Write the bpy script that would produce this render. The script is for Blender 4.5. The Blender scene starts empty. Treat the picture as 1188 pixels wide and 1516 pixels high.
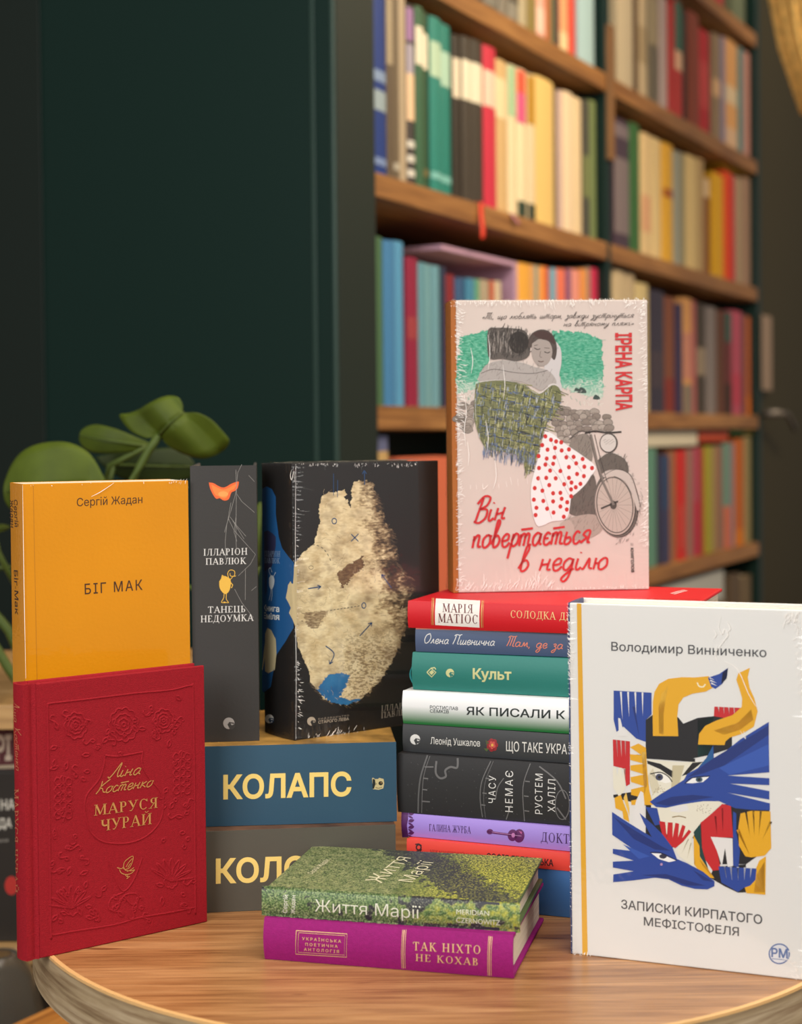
import bpy, bmesh, math, random
import numpy as np
from mathutils import Vector, Matrix, noise
from mathutils.geometry import tessellate_polygon, delaunay_2d_cdt
random.seed(7)
SC = bpy.context.scene
COL = SC.collection

# ------------------------------------------------------------------ camera
IW, IH, FPX = 1188, 1516, 2300.0
PITCH, ROLL, SHIFT = math.radians(1.2), 0.010, 65.0
CAM = Vector((0, 0, 1.10))
_f = Vector((0, math.cos(PITCH), -math.sin(PITCH)))
_r0 = Vector((1, 0, 0)); _u0 = Vector((0, math.sin(PITCH), math.cos(PITCH)))
_r = _r0 * math.cos(ROLL) - _u0 * math.sin(ROLL)
_u = _u0 * math.cos(ROLL) + _r0 * math.sin(ROLL)
cd = bpy.data.cameras.new('camera'); cam = bpy.data.objects.new('camera', cd); COL.objects.link(cam)
cam.matrix_world = Matrix(((_r.x, _u.x, -_f.x, CAM.x), (_r.y, _u.y, -_f.y, CAM.y), (_r.z, _u.z, -_f.z, CAM.z), (0, 0, 0, 1)))
cd.sensor_width = 36; cd.lens = FPX / IH * 36; cd.shift_y = -SHIFT / IH; cd.clip_start = .05
cd.dof.use_dof = True; cd.dof.focus_distance = 1.11; cd.dof.aperture_fstop = 6.0
SC.camera = cam

# ------------------------------------------------------------------ light, exposure
SC.view_settings.view_transform = 'Standard'; SC.view_settings.look = 'None'
SC.view_settings.exposure = 0.0; SC.view_settings.gamma = 1.0; SC.view_settings.use_curve_mapping = False
SC.cycles.use_denoising = True
SC.cycles.max_bounces = 8; SC.cycles.transparent_max_bounces = 16
W = bpy.data.worlds.new('world'); SC.world = W; W.use_nodes = True
W.node_tree.nodes['Background'].inputs[0].default_value = (1.0, .95, .89, 1)
W.node_tree.nodes['Background'].inputs[1].default_value = .20
def area(name, loc, target, sx, sy, power, col):
    l = bpy.data.lights.new(name, 'AREA'); l.shape = 'RECTANGLE'; l.size = sx; l.size_y = sy; l.energy = power; l.color = col
    o = bpy.data.objects.new(name, l); COL.objects.link(o); o.location = loc
    o.rotation_euler = (Vector(target) - Vector(loc)).to_track_quat('-Z', 'Y').to_euler(); return o
area('shop_window_light', (-1.3, -1.2, 2.1), (0, 1.1, .9), 1.8, 1.6, 64, (1, .99, .98))
area('ceiling_light_table', (.35, .45, 2.75), (.05, 1.15, .8), 1.0, .8, 27, (1, .94, .86))
area('right_fill_light', (1.9, .1, 1.7), (.1, 1.1, .9), 1.0, 1.2, 16, (1, .98, .95))  # soft fill added on the right to brighten the page ends
area('ceiling_light_far_aisle', (2.1, 3.0, 2.85), (.9, 3.9, 1.3), 1.0, .5, 20, (1, .82, .58))
area('ceiling_light_aisle', (1.5, 1.9, 2.85), (.55, 3.2, 1.3), 1.2, .5, 46, (1, .82, .58))

# ------------------------------------------------------------------ helpers
def lin(c):
    return tuple(((v / 255) / 12.92 if v / 255 <= .04045 else ((v / 255 + .055) / 1.055) ** 2.4) for v in c[:3])
def ray(x, y):
    return _f + _r * ((x - IW / 2) / FPX) - _u * ((y - IH / 2 + SHIFT) / FPX)
def on_z(x, y, z):
    d = ray(x, y); return CAM + d * ((z - CAM.z) / d.z)
def on_y(x, y, Y):
    d = ray(x, y); return CAM + d * (Y / d.y)
def on_plane(x, y, P, n):
    d = ray(x, y); return CAM + d * ((P - CAM).dot(n) / d.dot(n))
def crop(ox, oy, s):
    return lambda u, v: (ox + u / s, oy + v / s)

MATS = {}
def mat(name, col, rough=.55, bump=0, bscale=400, spec=.4, var=0, vscale=30, metal=0, coat=0):
    if name in MATS: return MATS[name]
    m = bpy.data.materials.new(name); m.use_nodes = True; nt = m.node_tree; b = nt.nodes['Principled BSDF']
    b.inputs['Base Color'].default_value = (*lin(col), 1); b.inputs['Roughness'].default_value = rough
    b.inputs['Specular IOR Level'].default_value = spec; b.inputs['Metallic'].default_value = metal
    b.inputs['Coat Weight'].default_value = coat
    tc = nt.nodes.new('ShaderNodeTexCoord')
    if var:
        n = nt.nodes.new('ShaderNodeTexNoise'); n.inputs['Scale'].default_value = vscale; n.inputs['Detail'].default_value = 6
        nt.links.new(tc.outputs['Object'], n.inputs['Vector'])
        r = nt.nodes.new('ShaderNodeValToRGB'); c = lin(col)
        r.color_ramp.elements[0].position = .3; r.color_ramp.elements[1].position = .7
        r.color_ramp.elements[0].color = (*[v * (1 - var) for v in c], 1); r.color_ramp.elements[1].color = (*[min(1, v * (1 + var)) for v in c], 1)
        nt.links.new(n.outputs['Fac'], r.inputs['Fac']); nt.links.new(r.outputs['Color'], b.inputs['Base Color'])
    if bump:
        n = nt.nodes.new('ShaderNodeTexNoise'); n.inputs['Scale'].default_value = bscale; n.inputs['Detail'].default_value = 3
        nt.links.new(tc.outputs['Object'], n.inputs['Vector'])
        bp = nt.nodes.new('ShaderNodeBump'); bp.inputs['Strength'].default_value = bump; bp.inputs['Distance'].default_value = .001
        nt.links.new(n.outputs['Fac'], bp.inputs['Height']); nt.links.new(bp.outputs['Normal'], b.inputs['Normal'])
    MATS[name] = m; return m
def wood(name, c1, c2, c3, axis=0, scale=1.0, rough=.38, dark=.0):
    if name in MATS: return MATS[name]
    m = bpy.data.materials.new(name); m.use_nodes = True; nt = m.node_tree; b = nt.nodes['Principled BSDF']
    tc = nt.nodes.new('ShaderNodeTexCoord'); mp = nt.nodes.new('ShaderNodeMapping')
    s = [14 * scale] * 3
    if axis >= 0: s[axis] = 1.1 * scale
    else: s = [3 * scale, 3 * scale, 40 * scale]
    mp.inputs['Scale'].default_value = s
    nt.links.new(tc.outputs['Object'], mp.inputs['Vector'])
    n1 = nt.nodes.new('ShaderNodeTexNoise'); n1.inputs['Scale'].default_value = 1.6; n1.inputs['Detail'].default_value = 9; n1.inputs['Distortion'].default_value = .5
    n1.inputs['Roughness'].default_value = .62
    nt.links.new(mp.outputs['Vector'], n1.inputs['Vector'])
    r = nt.nodes.new('ShaderNodeValToRGB'); e = r.color_ramp.elements
    e[0].position = .28; e[0].color = (*lin(c1), 1); e[1].position = .72; e[1].color = (*lin(c3), 1)
    k = e.new(.5); k.color = (*lin(c2), 1)
    nt.links.new(n1.outputs['Fac'], r.inputs['Fac'])
    # fine pores and a few dark cracks
    mp2 = nt.nodes.new('ShaderNodeMapping'); s2 = [160 * scale] * 3
    if axis >= 0: s2[axis] = 5 * scale
    else: s2 = [10 * scale, 10 * scale, 200 * scale]
    mp2.inputs['Scale'].default_value = s2
    nt.links.new(tc.outputs['Object'], mp2.inputs['Vector'])
    n2 = nt.nodes.new('ShaderNodeTexNoise'); n2.inputs['Scale'].default_value = 1; n2.inputs['Detail'].default_value = 4
    nt.links.new(mp2.outputs['Vector'], n2.inputs['Vector'])
    r2 = nt.nodes.new('ShaderNodeValToRGB'); r2.color_ramp.elements[0].position = .34; r2.color_ramp.elements[0].color = (.52, .44, .38, 1)
    r2.color_ramp.elements[1].position = .55; r2.color_ramp.elements[1].color = (1, 1, 1, 1)
    nt.links.new(n2.outputs['Fac'], r2.inputs['Fac'])
    mx = nt.nodes.new('ShaderNodeMix'); mx.data_type = 'RGBA'; mx.blend_type = 'MULTIPLY'; mx.inputs['Factor'].default_value = .8
    nt.links.new(r.outputs['Color'], mx.inputs['A']); nt.links.new(r2.outputs['Color'], mx.inputs['B'])
    out = mx.outputs['Result']
    if dark:
        mp3 = nt.nodes.new('ShaderNodeMapping'); s3 = [26 * scale] * 3
        if axis >= 0: s3[axis] = 3.0 * scale
        else: s3 = [7 * scale, 7 * scale, 60 * scale]
        mp3.inputs['Scale'].default_value = s3
        nt.links.new(tc.outputs['Object'], mp3.inputs['Vector'])
        n3 = nt.nodes.new('ShaderNodeTexNoise'); n3.inputs['Scale'].default_value = 1; n3.inputs['Detail'].default_value = 2; n3.inputs['Distortion'].default_value = .6
        nt.links.new(mp3.outputs['Vector'], n3.inputs['Vector'])
        r3 = nt.nodes.new('ShaderNodeValToRGB'); r3.color_ramp.elements[0].position = .235; r3.color_ramp.elements[0].color = (.3, .2, .15, 1)
        r3.color_ramp.elements[1].position = .29; r3.color_ramp.elements[1].color = (1, 1, 1, 1)
        nt.links.new(n3.outputs['Fac'], r3.inputs['Fac'])
        m3 = nt.nodes.new('ShaderNodeMix'); m3.data_type = 'RGBA'; m3.blend_type = 'MULTIPLY'; m3.inputs['Factor'].default_value = dark
        nt.links.new(out, m3.inputs['A']); nt.links.new(r3.outputs['Color'], m3.inputs['B']); out = m3.outputs['Result']
    nt.links.new(out, b.inputs['Base Color']); b.inputs['Roughness'].default_value = rough
    bp = nt.nodes.new('ShaderNodeBump'); bp.inputs['Strength'].default_value = .12; bp.inputs['Distance'].default_value = .001
    nt.links.new(n2.outputs['Fac'], bp.inputs['Height']); nt.links.new(bp.outputs['Normal'], b.inputs['Normal'])
    MATS[name] = m; return m
def print_mat(name='printed_ink', rough=.5, metal=0):
    if name in MATS: return MATS[name]
    m = bpy.data.materials.new(name); m.use_nodes = True; nt = m.node_tree; b = nt.nodes['Principled BSDF']
    a = nt.nodes.new('ShaderNodeVertexColor'); a.layer_name = 'ink'
    nt.links.new(a.outputs['Color'], b.inputs['Base Color']); b.inputs['Roughness'].default_value = rough; b.inputs['Metallic'].default_value = metal
    MATS[name] = m; return m
INK = print_mat(); FOIL = print_mat('gold_foil', .4, .2)
def pages_mat():
    if 'paper_edges' in MATS: return MATS['paper_edges']
    m = mat('paper_edges', (232, 220, 196), .8); nt = m.node_tree; b = nt.nodes['Principled BSDF']
    tc = nt.nodes.new('ShaderNodeTexCoord'); mp = nt.nodes.new('ShaderNodeMapping'); mp.inputs['Scale'].default_value = (3, 3500, 3)
    n = nt.nodes.new('ShaderNodeTexNoise'); n.inputs['Scale'].default_value = 1; n.inputs['Detail'].default_value = 2
    r = nt.nodes.new('ShaderNodeValToRGB'); r.color_ramp.elements[0].position = .35; r.color_ramp.elements[0].color = (*lin((196, 180, 150)), 1)
    r.color_ramp.elements[1].position = .6; r.color_ramp.elements[1].color = (*lin((240, 230, 208)), 1)
    nt.links.new(tc.outputs['Object'], mp.inputs[0]); nt.links.new(mp.outputs[0], n.inputs['Vector']); nt.links.new(n.outputs['Fac'], r.inputs['Fac']); nt.links.new(r.outputs['Color'], b.inputs['Base Color'])
    return m

def link(name, me, m, parent=None, smooth=False):
    o = bpy.data.objects.new(name, me); COL.objects.link(o)
    if m: me.materials.append(m)
    if smooth:
        for p in me.polygons: p.use_smooth = True
    if parent: o.parent = parent
    return o
def from_bm(name, bm, m, parent=None, smooth=False, recalc=True):
    if recalc: bmesh.ops.recalc_face_normals(bm, faces=bm.faces)
    me = bpy.data.meshes.new(name); bm.to_mesh(me); bm.free(); return link(name, me, m, parent, smooth)
def tag(o, label, cat, group=None):
    o['label'] = label; o['category'] = cat
    if group: o['group'] = group
    return o
def struct(o): o['kind'] = 'structure'; return o
def empty(name, M, label=None, cat=None, group=None):
    o = bpy.data.objects.new(name, None); COL.objects.link(o); o.matrix_world = M; o.empty_display_size = .02
    if label: tag(o, label, cat, group)
    return o
def bevel(o, w=.0006, seg=2):
    b = o.modifiers.new('bevel', 'BEVEL'); b.width = w; b.segments = seg; b.limit_method = 'ANGLE'; b.angle_limit = math.radians(40); return o
def add_box(bm, a, b):
    r = bmesh.ops.create_cube(bm, size=1)
    for v in r['verts']:
        v.co = Vector(((a[0] + b[0]) / 2 + v.co.x * (b[0] - a[0]), (a[1] + b[1]) / 2 + v.co.y * (b[1] - a[1]), (a[2] + b[2]) / 2 + v.co.z * (b[2] - a[2])))
    return r['verts']
def box(name, a, b, m, parent=None, bev=.0006):
    bm = bmesh.new(); add_box(bm, a, b); o = from_bm(name, bm, m, parent)
    if bev: bevel(o, bev)
    return o
def extrude_profile(name, prof, z0, z1, m, parent=None, bev=.0005, smooth=False):
    bm = bmesh.new(); lo = [bm.verts.new((x, y, z0)) for x, y in prof]; hi = [bm.verts.new((x, y, z1)) for x, y in prof]
    n = len(prof)
    for i in range(n): bm.faces.new((lo[i], lo[(i + 1) % n], hi[(i + 1) % n], hi[i]))
    for tri in tessellate_polygon([[Vector((x, y, 0)) for x, y in prof]]):
        bm.faces.new([lo[i] for i in tri]); bm.faces.new([hi[i] for i in tri])
    o = from_bm(name, bm, m, parent)
    if bev: bevel(o, bev)
    return o
def tube(name, pts, r, m, parent=None, seg=8, r2=None):
    bm = bmesh.new(); rings = []; n = len(pts); pts = [Vector(p) for p in pts]
    for i, p in enumerate(pts):
        t = (pts[min(i + 1, n - 1)] - pts[max(i - 1, 0)]).normalized()
        a = t.cross(Vector((.31, .17, .93))).normalized(); b = t.cross(a); rr = r if r2 is None else r + (r2 - r) * i / (n - 1)
        rings.append([bm.verts.new(p + (a * math.cos(2 * math.pi * k / seg) + b * math.sin(2 * math.pi * k / seg)) * rr) for k in range(seg)])
    for i in range(n - 1):
        for k in range(seg): bm.faces.new((rings[i][k], rings[i][(k + 1) % seg], rings[i + 1][(k + 1) % seg], rings[i + 1][k]))
    bm.faces.new(rings[0]); bm.faces.new(rings[-1])
    return from_bm(name, bm, m, parent, True)
def lathe(name, prof, m, parent=None, seg=48, M=None):
    bm = bmesh.new(); rings = []
    for r, z in prof: rings.append([bm.verts.new((r * math.cos(2 * math.pi * k / seg), r * math.sin(2 * math.pi * k / seg), z)) for k in range(seg)])
    for i in range(len(prof) - 1):
        for k in range(seg): bm.faces.new((rings[i][k], rings[i][(k + 1) % seg], rings[i + 1][(k + 1) % seg], rings[i + 1][k]))
    bm.faces.new(rings[0]); bm.faces.new(rings[-1]); o = from_bm(name, bm, m, parent, True)
    o.modifiers.new('edges', 'EDGE_SPLIT').split_angle = math.radians(40)
    return o
def catmull(pts, n=6):
    P = [Vector((p[0], p[1])) for p in pts]; out = []
    if len(P) < 3: return [tuple(p) for p in P]
    for i in range(len(P) - 1):
        a, b, c, d = P[max(i - 1, 0)], P[i], P[i + 1], P[min(i + 2, len(P) - 1)]
        for k in range(n):
            t = k / n; out.append(tuple(.5 * ((2 * b) + (c - a) * t + (2 * a - 5 * b + 4 * c - d) * t * t + (3 * b - a - 3 * c + d) * t ** 3)))
    out.append(tuple(P[-1])); return out

# ------------------------------------------------------------------ lettering
_TXT = {}
def text_mesh(s, bold=0, space=1.0):
    """outlines of the built-in font, filled contour by contour so that overlapping strokes stay solid"""
    k = (s, bold, space)
    if k in _TXT: return _TXT[k]
    c = bpy.data.curves.new('t', 'FONT'); c.body = s; c.space_character = space
    o = bpy.data.objects.new('t', c); COL.objects.link(o); dg = bpy.context.evaluated_depsgraph_get(); cu = o.to_curve(dg)
    loops = []
    for sp in cu.splines:
        q = []
        if sp.type == 'BEZIER':
            B = sp.bezier_points; n = len(B)
            for i in range(n):
                p, r = B[i], B[(i + 1) % n]; st = (p.handle_right - p.co).length < 1e-6 and (r.handle_left - r.co).length < 1e-6
                d0 = (p.handle_right - p.co).cross(r.co - p.co).length + (r.handle_left - r.co).cross(r.co - p.co).length
                m = 1 if st or d0 < 1e-7 else 5
                for t in range(m):
                    t /= m; q.append(p.co * (1 - t) ** 3 + p.handle_right * 3 * t * (1 - t) ** 2 + r.handle_left * 3 * t * t * (1 - t) + r.co * t ** 3)
        else: q = [Vector(p.co[:3]) for p in sp.points]
        w = []
        for p in q:
            if not w or (p - w[-1]).length > 1e-5: w.append(Vector((p.x, p.y, 0)))
        if len(w) > 2: loops.append(w)
    o.to_curve_clear(); bpy.data.objects.remove(o); bpy.data.curves.remove(c)
    def ar(w): return sum(w[i].x * w[(i + 1) % len(w)].y - w[(i + 1) % len(w)].x * w[i].y for i in range(len(w))) / 2
    A_ = [ar(w) for w in loops]; sg = 1 if max(A_, key=abs) > 0 else -1
    if bold:
        new = []
        for w in loops:
            n = len(w); r = []
            for i in range(n):
                e1 = (w[i] - w[i - 1]).normalized(); e2 = (w[(i + 1) % n] - w[i]).normalized(); n1 = Vector((e1.y, -e1.x, 0)) * sg; n2 = Vector((e2.y, -e2.x, 0)) * sg
                d = n1 + n2; L = d.length_squared; r.append(w[i] + (d * (2 / L) * bold if L > .5 else n1 * bold))
            new.append(r)
        loops = new
    pts = [Vector((p.x, p.y)) for w in loops for p in w]; eds = []; k0 = 0
    for w in loops: eds += [(k0 + i, k0 + (i + 1) % len(w)) for i in range(len(w))]; k0 += len(w)
    vs, _, fs, _, _, _ = delaunay_2d_cdt(pts, eds, [], 0, 1e-6)
    bb = [(min(p.x for p in w), max(p.x for p in w), min(p.y for p in w), max(p.y for p in w), w) for w in loops]
    v = [(p.x, p.y) for p in vs]; f = []
    for t in fs:
        x = sum(v[i][0] for i in t) / 3; y = sum(v[i][1] for i in t) / 3; wn = 0
        for x0, x1, y0, y1, w in bb:
            if x0 < x < x1 and y0 < y < y1:
                for i in range(len(w)):
                    p, q = w[i - 1], w[i]
                    if (p.y > y) != (q.y > y) and x < (q.x - p.x) * (y - p.y) / (q.y - p.y) + p.x: wn += 1 if q.y > p.y else -1
        if wn: f.append(tuple(t))
    _TXT[k] = (v, f); return v, f
def inside(poly, x, y):
    r = False; j = len(poly) - 1
    for i in range(len(poly)):
        if (poly[i][1] > y) != (poly[j][1] > y) and x < (poly[j][0] - poly[i][0]) * (y - poly[i][1]) / (poly[j][1] - poly[i][1]) + poly[i][0]: r = not r
        j = i
    return r
CAP = max(p[1] for p in text_mesh('Н')[0])
# roman capitals with serifs: S stem, T thin line, K thick line, F serif, B bowl (x, y0, y1, xmax), L bowl to the left, O oval, C open oval
SERIF = {
 'І': (.42, [('S', .21)]), 'Л': (.80, [('T', [(.04, .05), (.14, .04), (.22, .2), (.30, .97)]), ('S', .62), ('T', [(.24, .97), (.66, .97)])]),
 'А': (.80, [('T', [(.08, 0), (.40, 1)]), ('K', [(.39, 1), (.70, 0)]), ('T', [(.19, .34), (.58, .34)]), ('F', .08, 0), ('F', .70, 0)]),
 'Р': (.66, [('S', .18), ('B', .18, .47, 1, .58)]), 'О': (.88, [('O', .44, .5, .37, .51)]),
 'Н': (.88, [('S', .18), ('S', .70), ('T', [(.18, .5), (.70, .5)])]), 'П': (.88, [('S', .18), ('S', .70), ('T', [(.1, .97), (.78, .97)])]),
 'В': (.70, [('S', .18), ('B', .18, .52, 1, .54), ('B', .18, 0, .53, .60)]), 'Ю': (1.12, [('S', .16), ('O', .72, .5, .31, .51), ('T', [(.16, .5), (.42, .5)])]),
 'К': (.80, [('S', .18), ('T', [(.2, .44), (.62, 1)]), ('K', [(.33, .58), (.68, 0)]), ('F', .62, 1), ('F', .70, 0)]),
 'Т': (.76, [('S', .38), ('T', [(.06, .97), (.70, .97)]), ('T', [(.07, .97), (.07, .78)]), ('T', [(.69, .97), (.69, .78)])]),
 'Е': (.68, [('S', .18), ('T', [(.1, .97), (.57, .97), (.57, .8)]), ('T', [(.18, .52), (.46, .52)]), ('T', [(.1, .03), (.6, .03), (.6, .22)])]),
 'Ц': (.88, [('S', .18), ('S', .66), ('T', [(.1, .03), (.80, .03), (.80, -.2)])]), 'Ь': (.66, [('S', .18), ('B', .18, 0, .54, .58)]),
 'Д': (.84, [('T', [(.16, .03), (.27, .4), (.32, .97)]), ('S', .62), ('T', [(.26, .97), (.66, .97)]), ('T', [(.05, -.2), (.05, .03), (.79, .03), (.79, -.2)])]),
 'У': (.76, [('K', [(.12, 1), (.42, .33)]), ('T', [(.66, 1), (.36, .2), (.24, .02), (.12, .06)]), ('F', .12, 1), ('F', .66, 1)]),
 'М': (1.02, [('T', [(.14, 0), (.17, 1)]), ('K', [(.18, 1), (.5, .08)]), ('T', [(.5, .08), (.82, 1)]), ('S', .84), ('F', .14, 0), ('F', .17, 1)]),
 'С': (.74, [('C', .40, .5, .33, .51), ('T', [(.66, .98), (.66, .75)])]), 'Я': (.74, [('S', .56), ('L', .56, .47, 1, .14), ('T', [(.42, .48), (.12, 0)]), ('F', .12, 0)]),
 'Ч': (.80, [('S', .62), ('K', [(.16, 1), (.16, .62), (.26, .47), (.42, .46), (.62, .52)]), ('F', .16, 1)]),
 'И': (.88, [('S', .18), ('S', .70), ('T', [(.2, .05), (.68, .95)])]),
 'Й': (.88, [('S', .18), ('S', .70), ('T', [(.2, .05), (.68, .95)]), ('T', [(.30, 1.22), (.44, 1.12), (.58, 1.22)])]),
 'Х': (.80, [('K', [(.12, 1), (.66, 0)]), ('T', [(.64, 1), (.10, 0)]), ('F', .12, 1), ('F', .64, 1), ('F', .10, 0), ('F', .68, 0)]),
 'Г': (.64, [('S', .18), ('T', [(.1, .97), (.56, .97), (.56, .76)])]),
 'Ж': (1.12, [('S', .56), ('T', [(.14, 1), (.42, .52), (.56, .5), (.70, .52), (.98, 1)]), ('K', [(.42, .52), (.10, 0)]), ('K', [(.70, .52), (1.02, 0)]), ('F', .12, 1), ('F', 1.0, 1)]),
 'Б': (.70, [('S', .18), ('T', [(.1, .97), (.56, .97), (.56, .78)]), ('B', .18, 0, .56, .60)]), ' ': (.36, []),
}
# joined handwriting: x-height .46, capitals 1
_a = [(.34, .40), (.2, .46), (.06, .3), (.08, .06), (.2, 0), (.32, .2), (.36, .44), (.34, .1), (.44, .03)]
_i = [(.06, .45), (.05, .1), (.14, 0), (.28, .2), (.32, .45), (.31, .1), (.42, .03)]
SCRIPT = {
 'а': (.44, [_a]), 'б': (.42, [[(.40, .98), (.2, .86), (.07, .35), (.14, 0), (.3, .05), (.36, .28), (.25, .44), (.1, .32)]]),
 'в': (.40, [[(.02, .1), (.14, .5), (.24, .9), (.14, .97), (.1, .5), (.12, .02), (.28, .05), (.34, .25), (.24, .42), (.13, .38)]]),
 'г': (.36, [[(.04, .32), (.12, .45), (.26, .4), (.2, .2), (.1, .08), (.2, 0), (.36, .1)]]),
 'д': (.44, [[(.34, .40), (.2, .46), (.06, .3), (.08, .06), (.2, 0), (.32, .2), (.36, .44), (.33, -.2), (.2, -.45), (.08, -.34), (.25, -.1), (.44, .06)]]),
 'е': (.38, [[(.04, .2), (.28, .25), (.3, .42), (.18, .46), (.06, .28), (.12, .02), (.26, 0), (.38, .15)]]),
 'є': (.36, [[(.32, .38), (.2, .46), (.08, .3), (.1, .06), (.22, 0), (.36, .12)], [(.08, .24), (.26, .25)]]),
 'ж': (.58, [[(.04, .44), (.22, .24), (.04, 0)], [(.28, .46), (.27, 0)], [(.52, .44), (.32, .24), (.56, .02)]]),
 'з': (.34, [[(.06, .4), (.2, .46), (.26, .34), (.14, .24), (.28, .12), (.24, -.25), (.1, -.4), (.04, -.25), (.34, .05)]]),
 'и': (.42, [_i]), 'і': (.26, [[(.08, .45), (.07, .1), (.14, 0), (.26, .1)], [(.13, .66), (.14, .70)]]),
 'й': (.42, [_i, [(.1, .64), (.2, .56), (.32, .66)]]), 'к': (.38, [[(.08, .46), (.06, 0)], [(.32, .45), (.09, .24), (.2, .16), (.38, .02)]]),
 'л': (.40, [[(.02, .04), (.1, .06), (.23, .45), (.28, .1), (.40, .04)]]), 'м': (.54, [[(.02, .04), (.1, .08), (.19, .45), (.26, .08), (.41, .45), (.44, .08), (.54, .04)]]),
 'н': (.44, [[(.08, .46), (.06, 0)], [(.07, .22), (.32, .26)], [(.34, .46), (.31, .06), (.44, .04)]]),
 'о': (.40, [[(.2, .46), (.06, .3), (.08, .05), (.2, 0), (.34, .15), (.32, .4), (.2, .46), (.40, .40)]]),
 'п': (.40, [[(.06, .44), (.06, 0)], [(.06, .25), (.16, .44), (.27, .42), (.27, .06), (.40, .04)]]),
 'р': (.38, [[(.12, .46), (.03, -.45)], [(.08, .2), (.2, .46), (.34, .38), (.32, .12), (.18, 0), (.08, .1)]]),
 'с': (.36, [[(.3, .38), (.18, .46), (.06, .28), (.1, .04), (.22, 0), (.36, .12)]]),
 'т': (.54, [[(.06, .44), (.05, 0)], [(.06, .3), (.14, .44), (.24, .4), (.23, 0)], [(.23, .3), (.32, .45), (.41, .4), (.41, .05), (.54, .04)], [(.02, .60), (.5, .64)]]),
 'у': (.42, [[(.06, .45), (.06, .15), (.16, .08), (.3, .25), (.35, .45)], [(.35, .45), (.26, -.2), (.12, -.45), (.04, -.35), (.2, -.1), (.42, .08)]]),
 'ч': (.40, [[(.06, .45), (.06, .25), (.16, .18), (.3, .28), (.33, .46), (.31, .06), (.40, .04)]]),
 'ш': (.60, [[(.06, .45), (.05, .06), (.14, 0), (.26, .2), (.28, .45), (.27, .06), (.36, 0), (.48, .2), (.51, .45), (.50, .06), (.60, .04)]]),
 'щ': (.64, [[(.06, .45), (.05, .06), (.14, 0), (.26, .2), (.28, .45), (.27, .06), (.36, 0), (.48, .2), (.51, .45), (.52, .0), (.56, -.2), (.50, -.18), (.64, .05)]]),
 'ь': (.36, [[(.10, .46), (.06, .05), (.2, 0), (.31, .12), (.24, .25), (.08, .2)]]), 'ю': (.56, [[(.07, .46), (.06, 0)], [(.07, .24), (.22, .25)], [(.36, .46), (.22, .3), (.24, .05), (.36, 0), (.5, .15), (.47, .4), (.36, .46)]]),
 'я': (.42, [[(.02, .02), (.12, .1), (.24, .22), (.10, .32), (.2, .46), (.36, .44), (.31, .06), (.42, .04)]]), ' ': (.34, []), ',': (.2, [[(.1, .04), (.06, -.14)]]),
 '«': (.34, [[(.16, .34), (.04, .2), (.16, .08)], [(.30, .34), (.18, .2), (.30, .08)]]), '»': (.34, [[(.06, .34), (.18, .2), (.06, .08)], [(.20, .34), (.32, .2), (.20, .08)]]),
 'В': (.50, [[(.18, .92), (.08, 0)], [(.0, .72), (.2, .98), (.44, .9), (.38, .62), (.14, .5)], [(.14, .5), (.42, .45), (.44, .15), (.24, -.02), (.02, .06)]]),
 'К': (.56, [[(.12, .92), (.16, .4), (.04, 0)], [(.56, 1.0), (.4, .8), (.12, .42), (.3, .36), (.44, .1), (.60, .05)]]),
 'Л': (.60, [[(.0, .12), (.1, .0), (.24, .3), (.44, 1.0), (.46, .3), (.54, .02), (.64, .1)]]),
 'О': (.60, [[(.34, 1.0), (.1, .8), (.04, .35), (.2, 0), (.44, .15), (.54, .6), (.36, 1.0), (.26, .86)]]),
 'П': (.66, [[(.18, .9), (.14, .4), (.06, 0)], [(.50, .92), (.48, .4), (.46, .06), (.60, .03)], [(.02, .86), (.2, .98), (.48, .94), (.66, 1.02)]]),
 'Т': (.60, [[(.02, .84), (.14, .98), (.4, .94), (.6, 1.02)], [(.16, .9), (.12, .4), (.04, 0)], [(.34, .9), (.30, .4), (.26, .04)], [(.52, .92), (.48, .4), (.46, .04), (.60, .03)]]),
}
STEP = .000003
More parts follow.
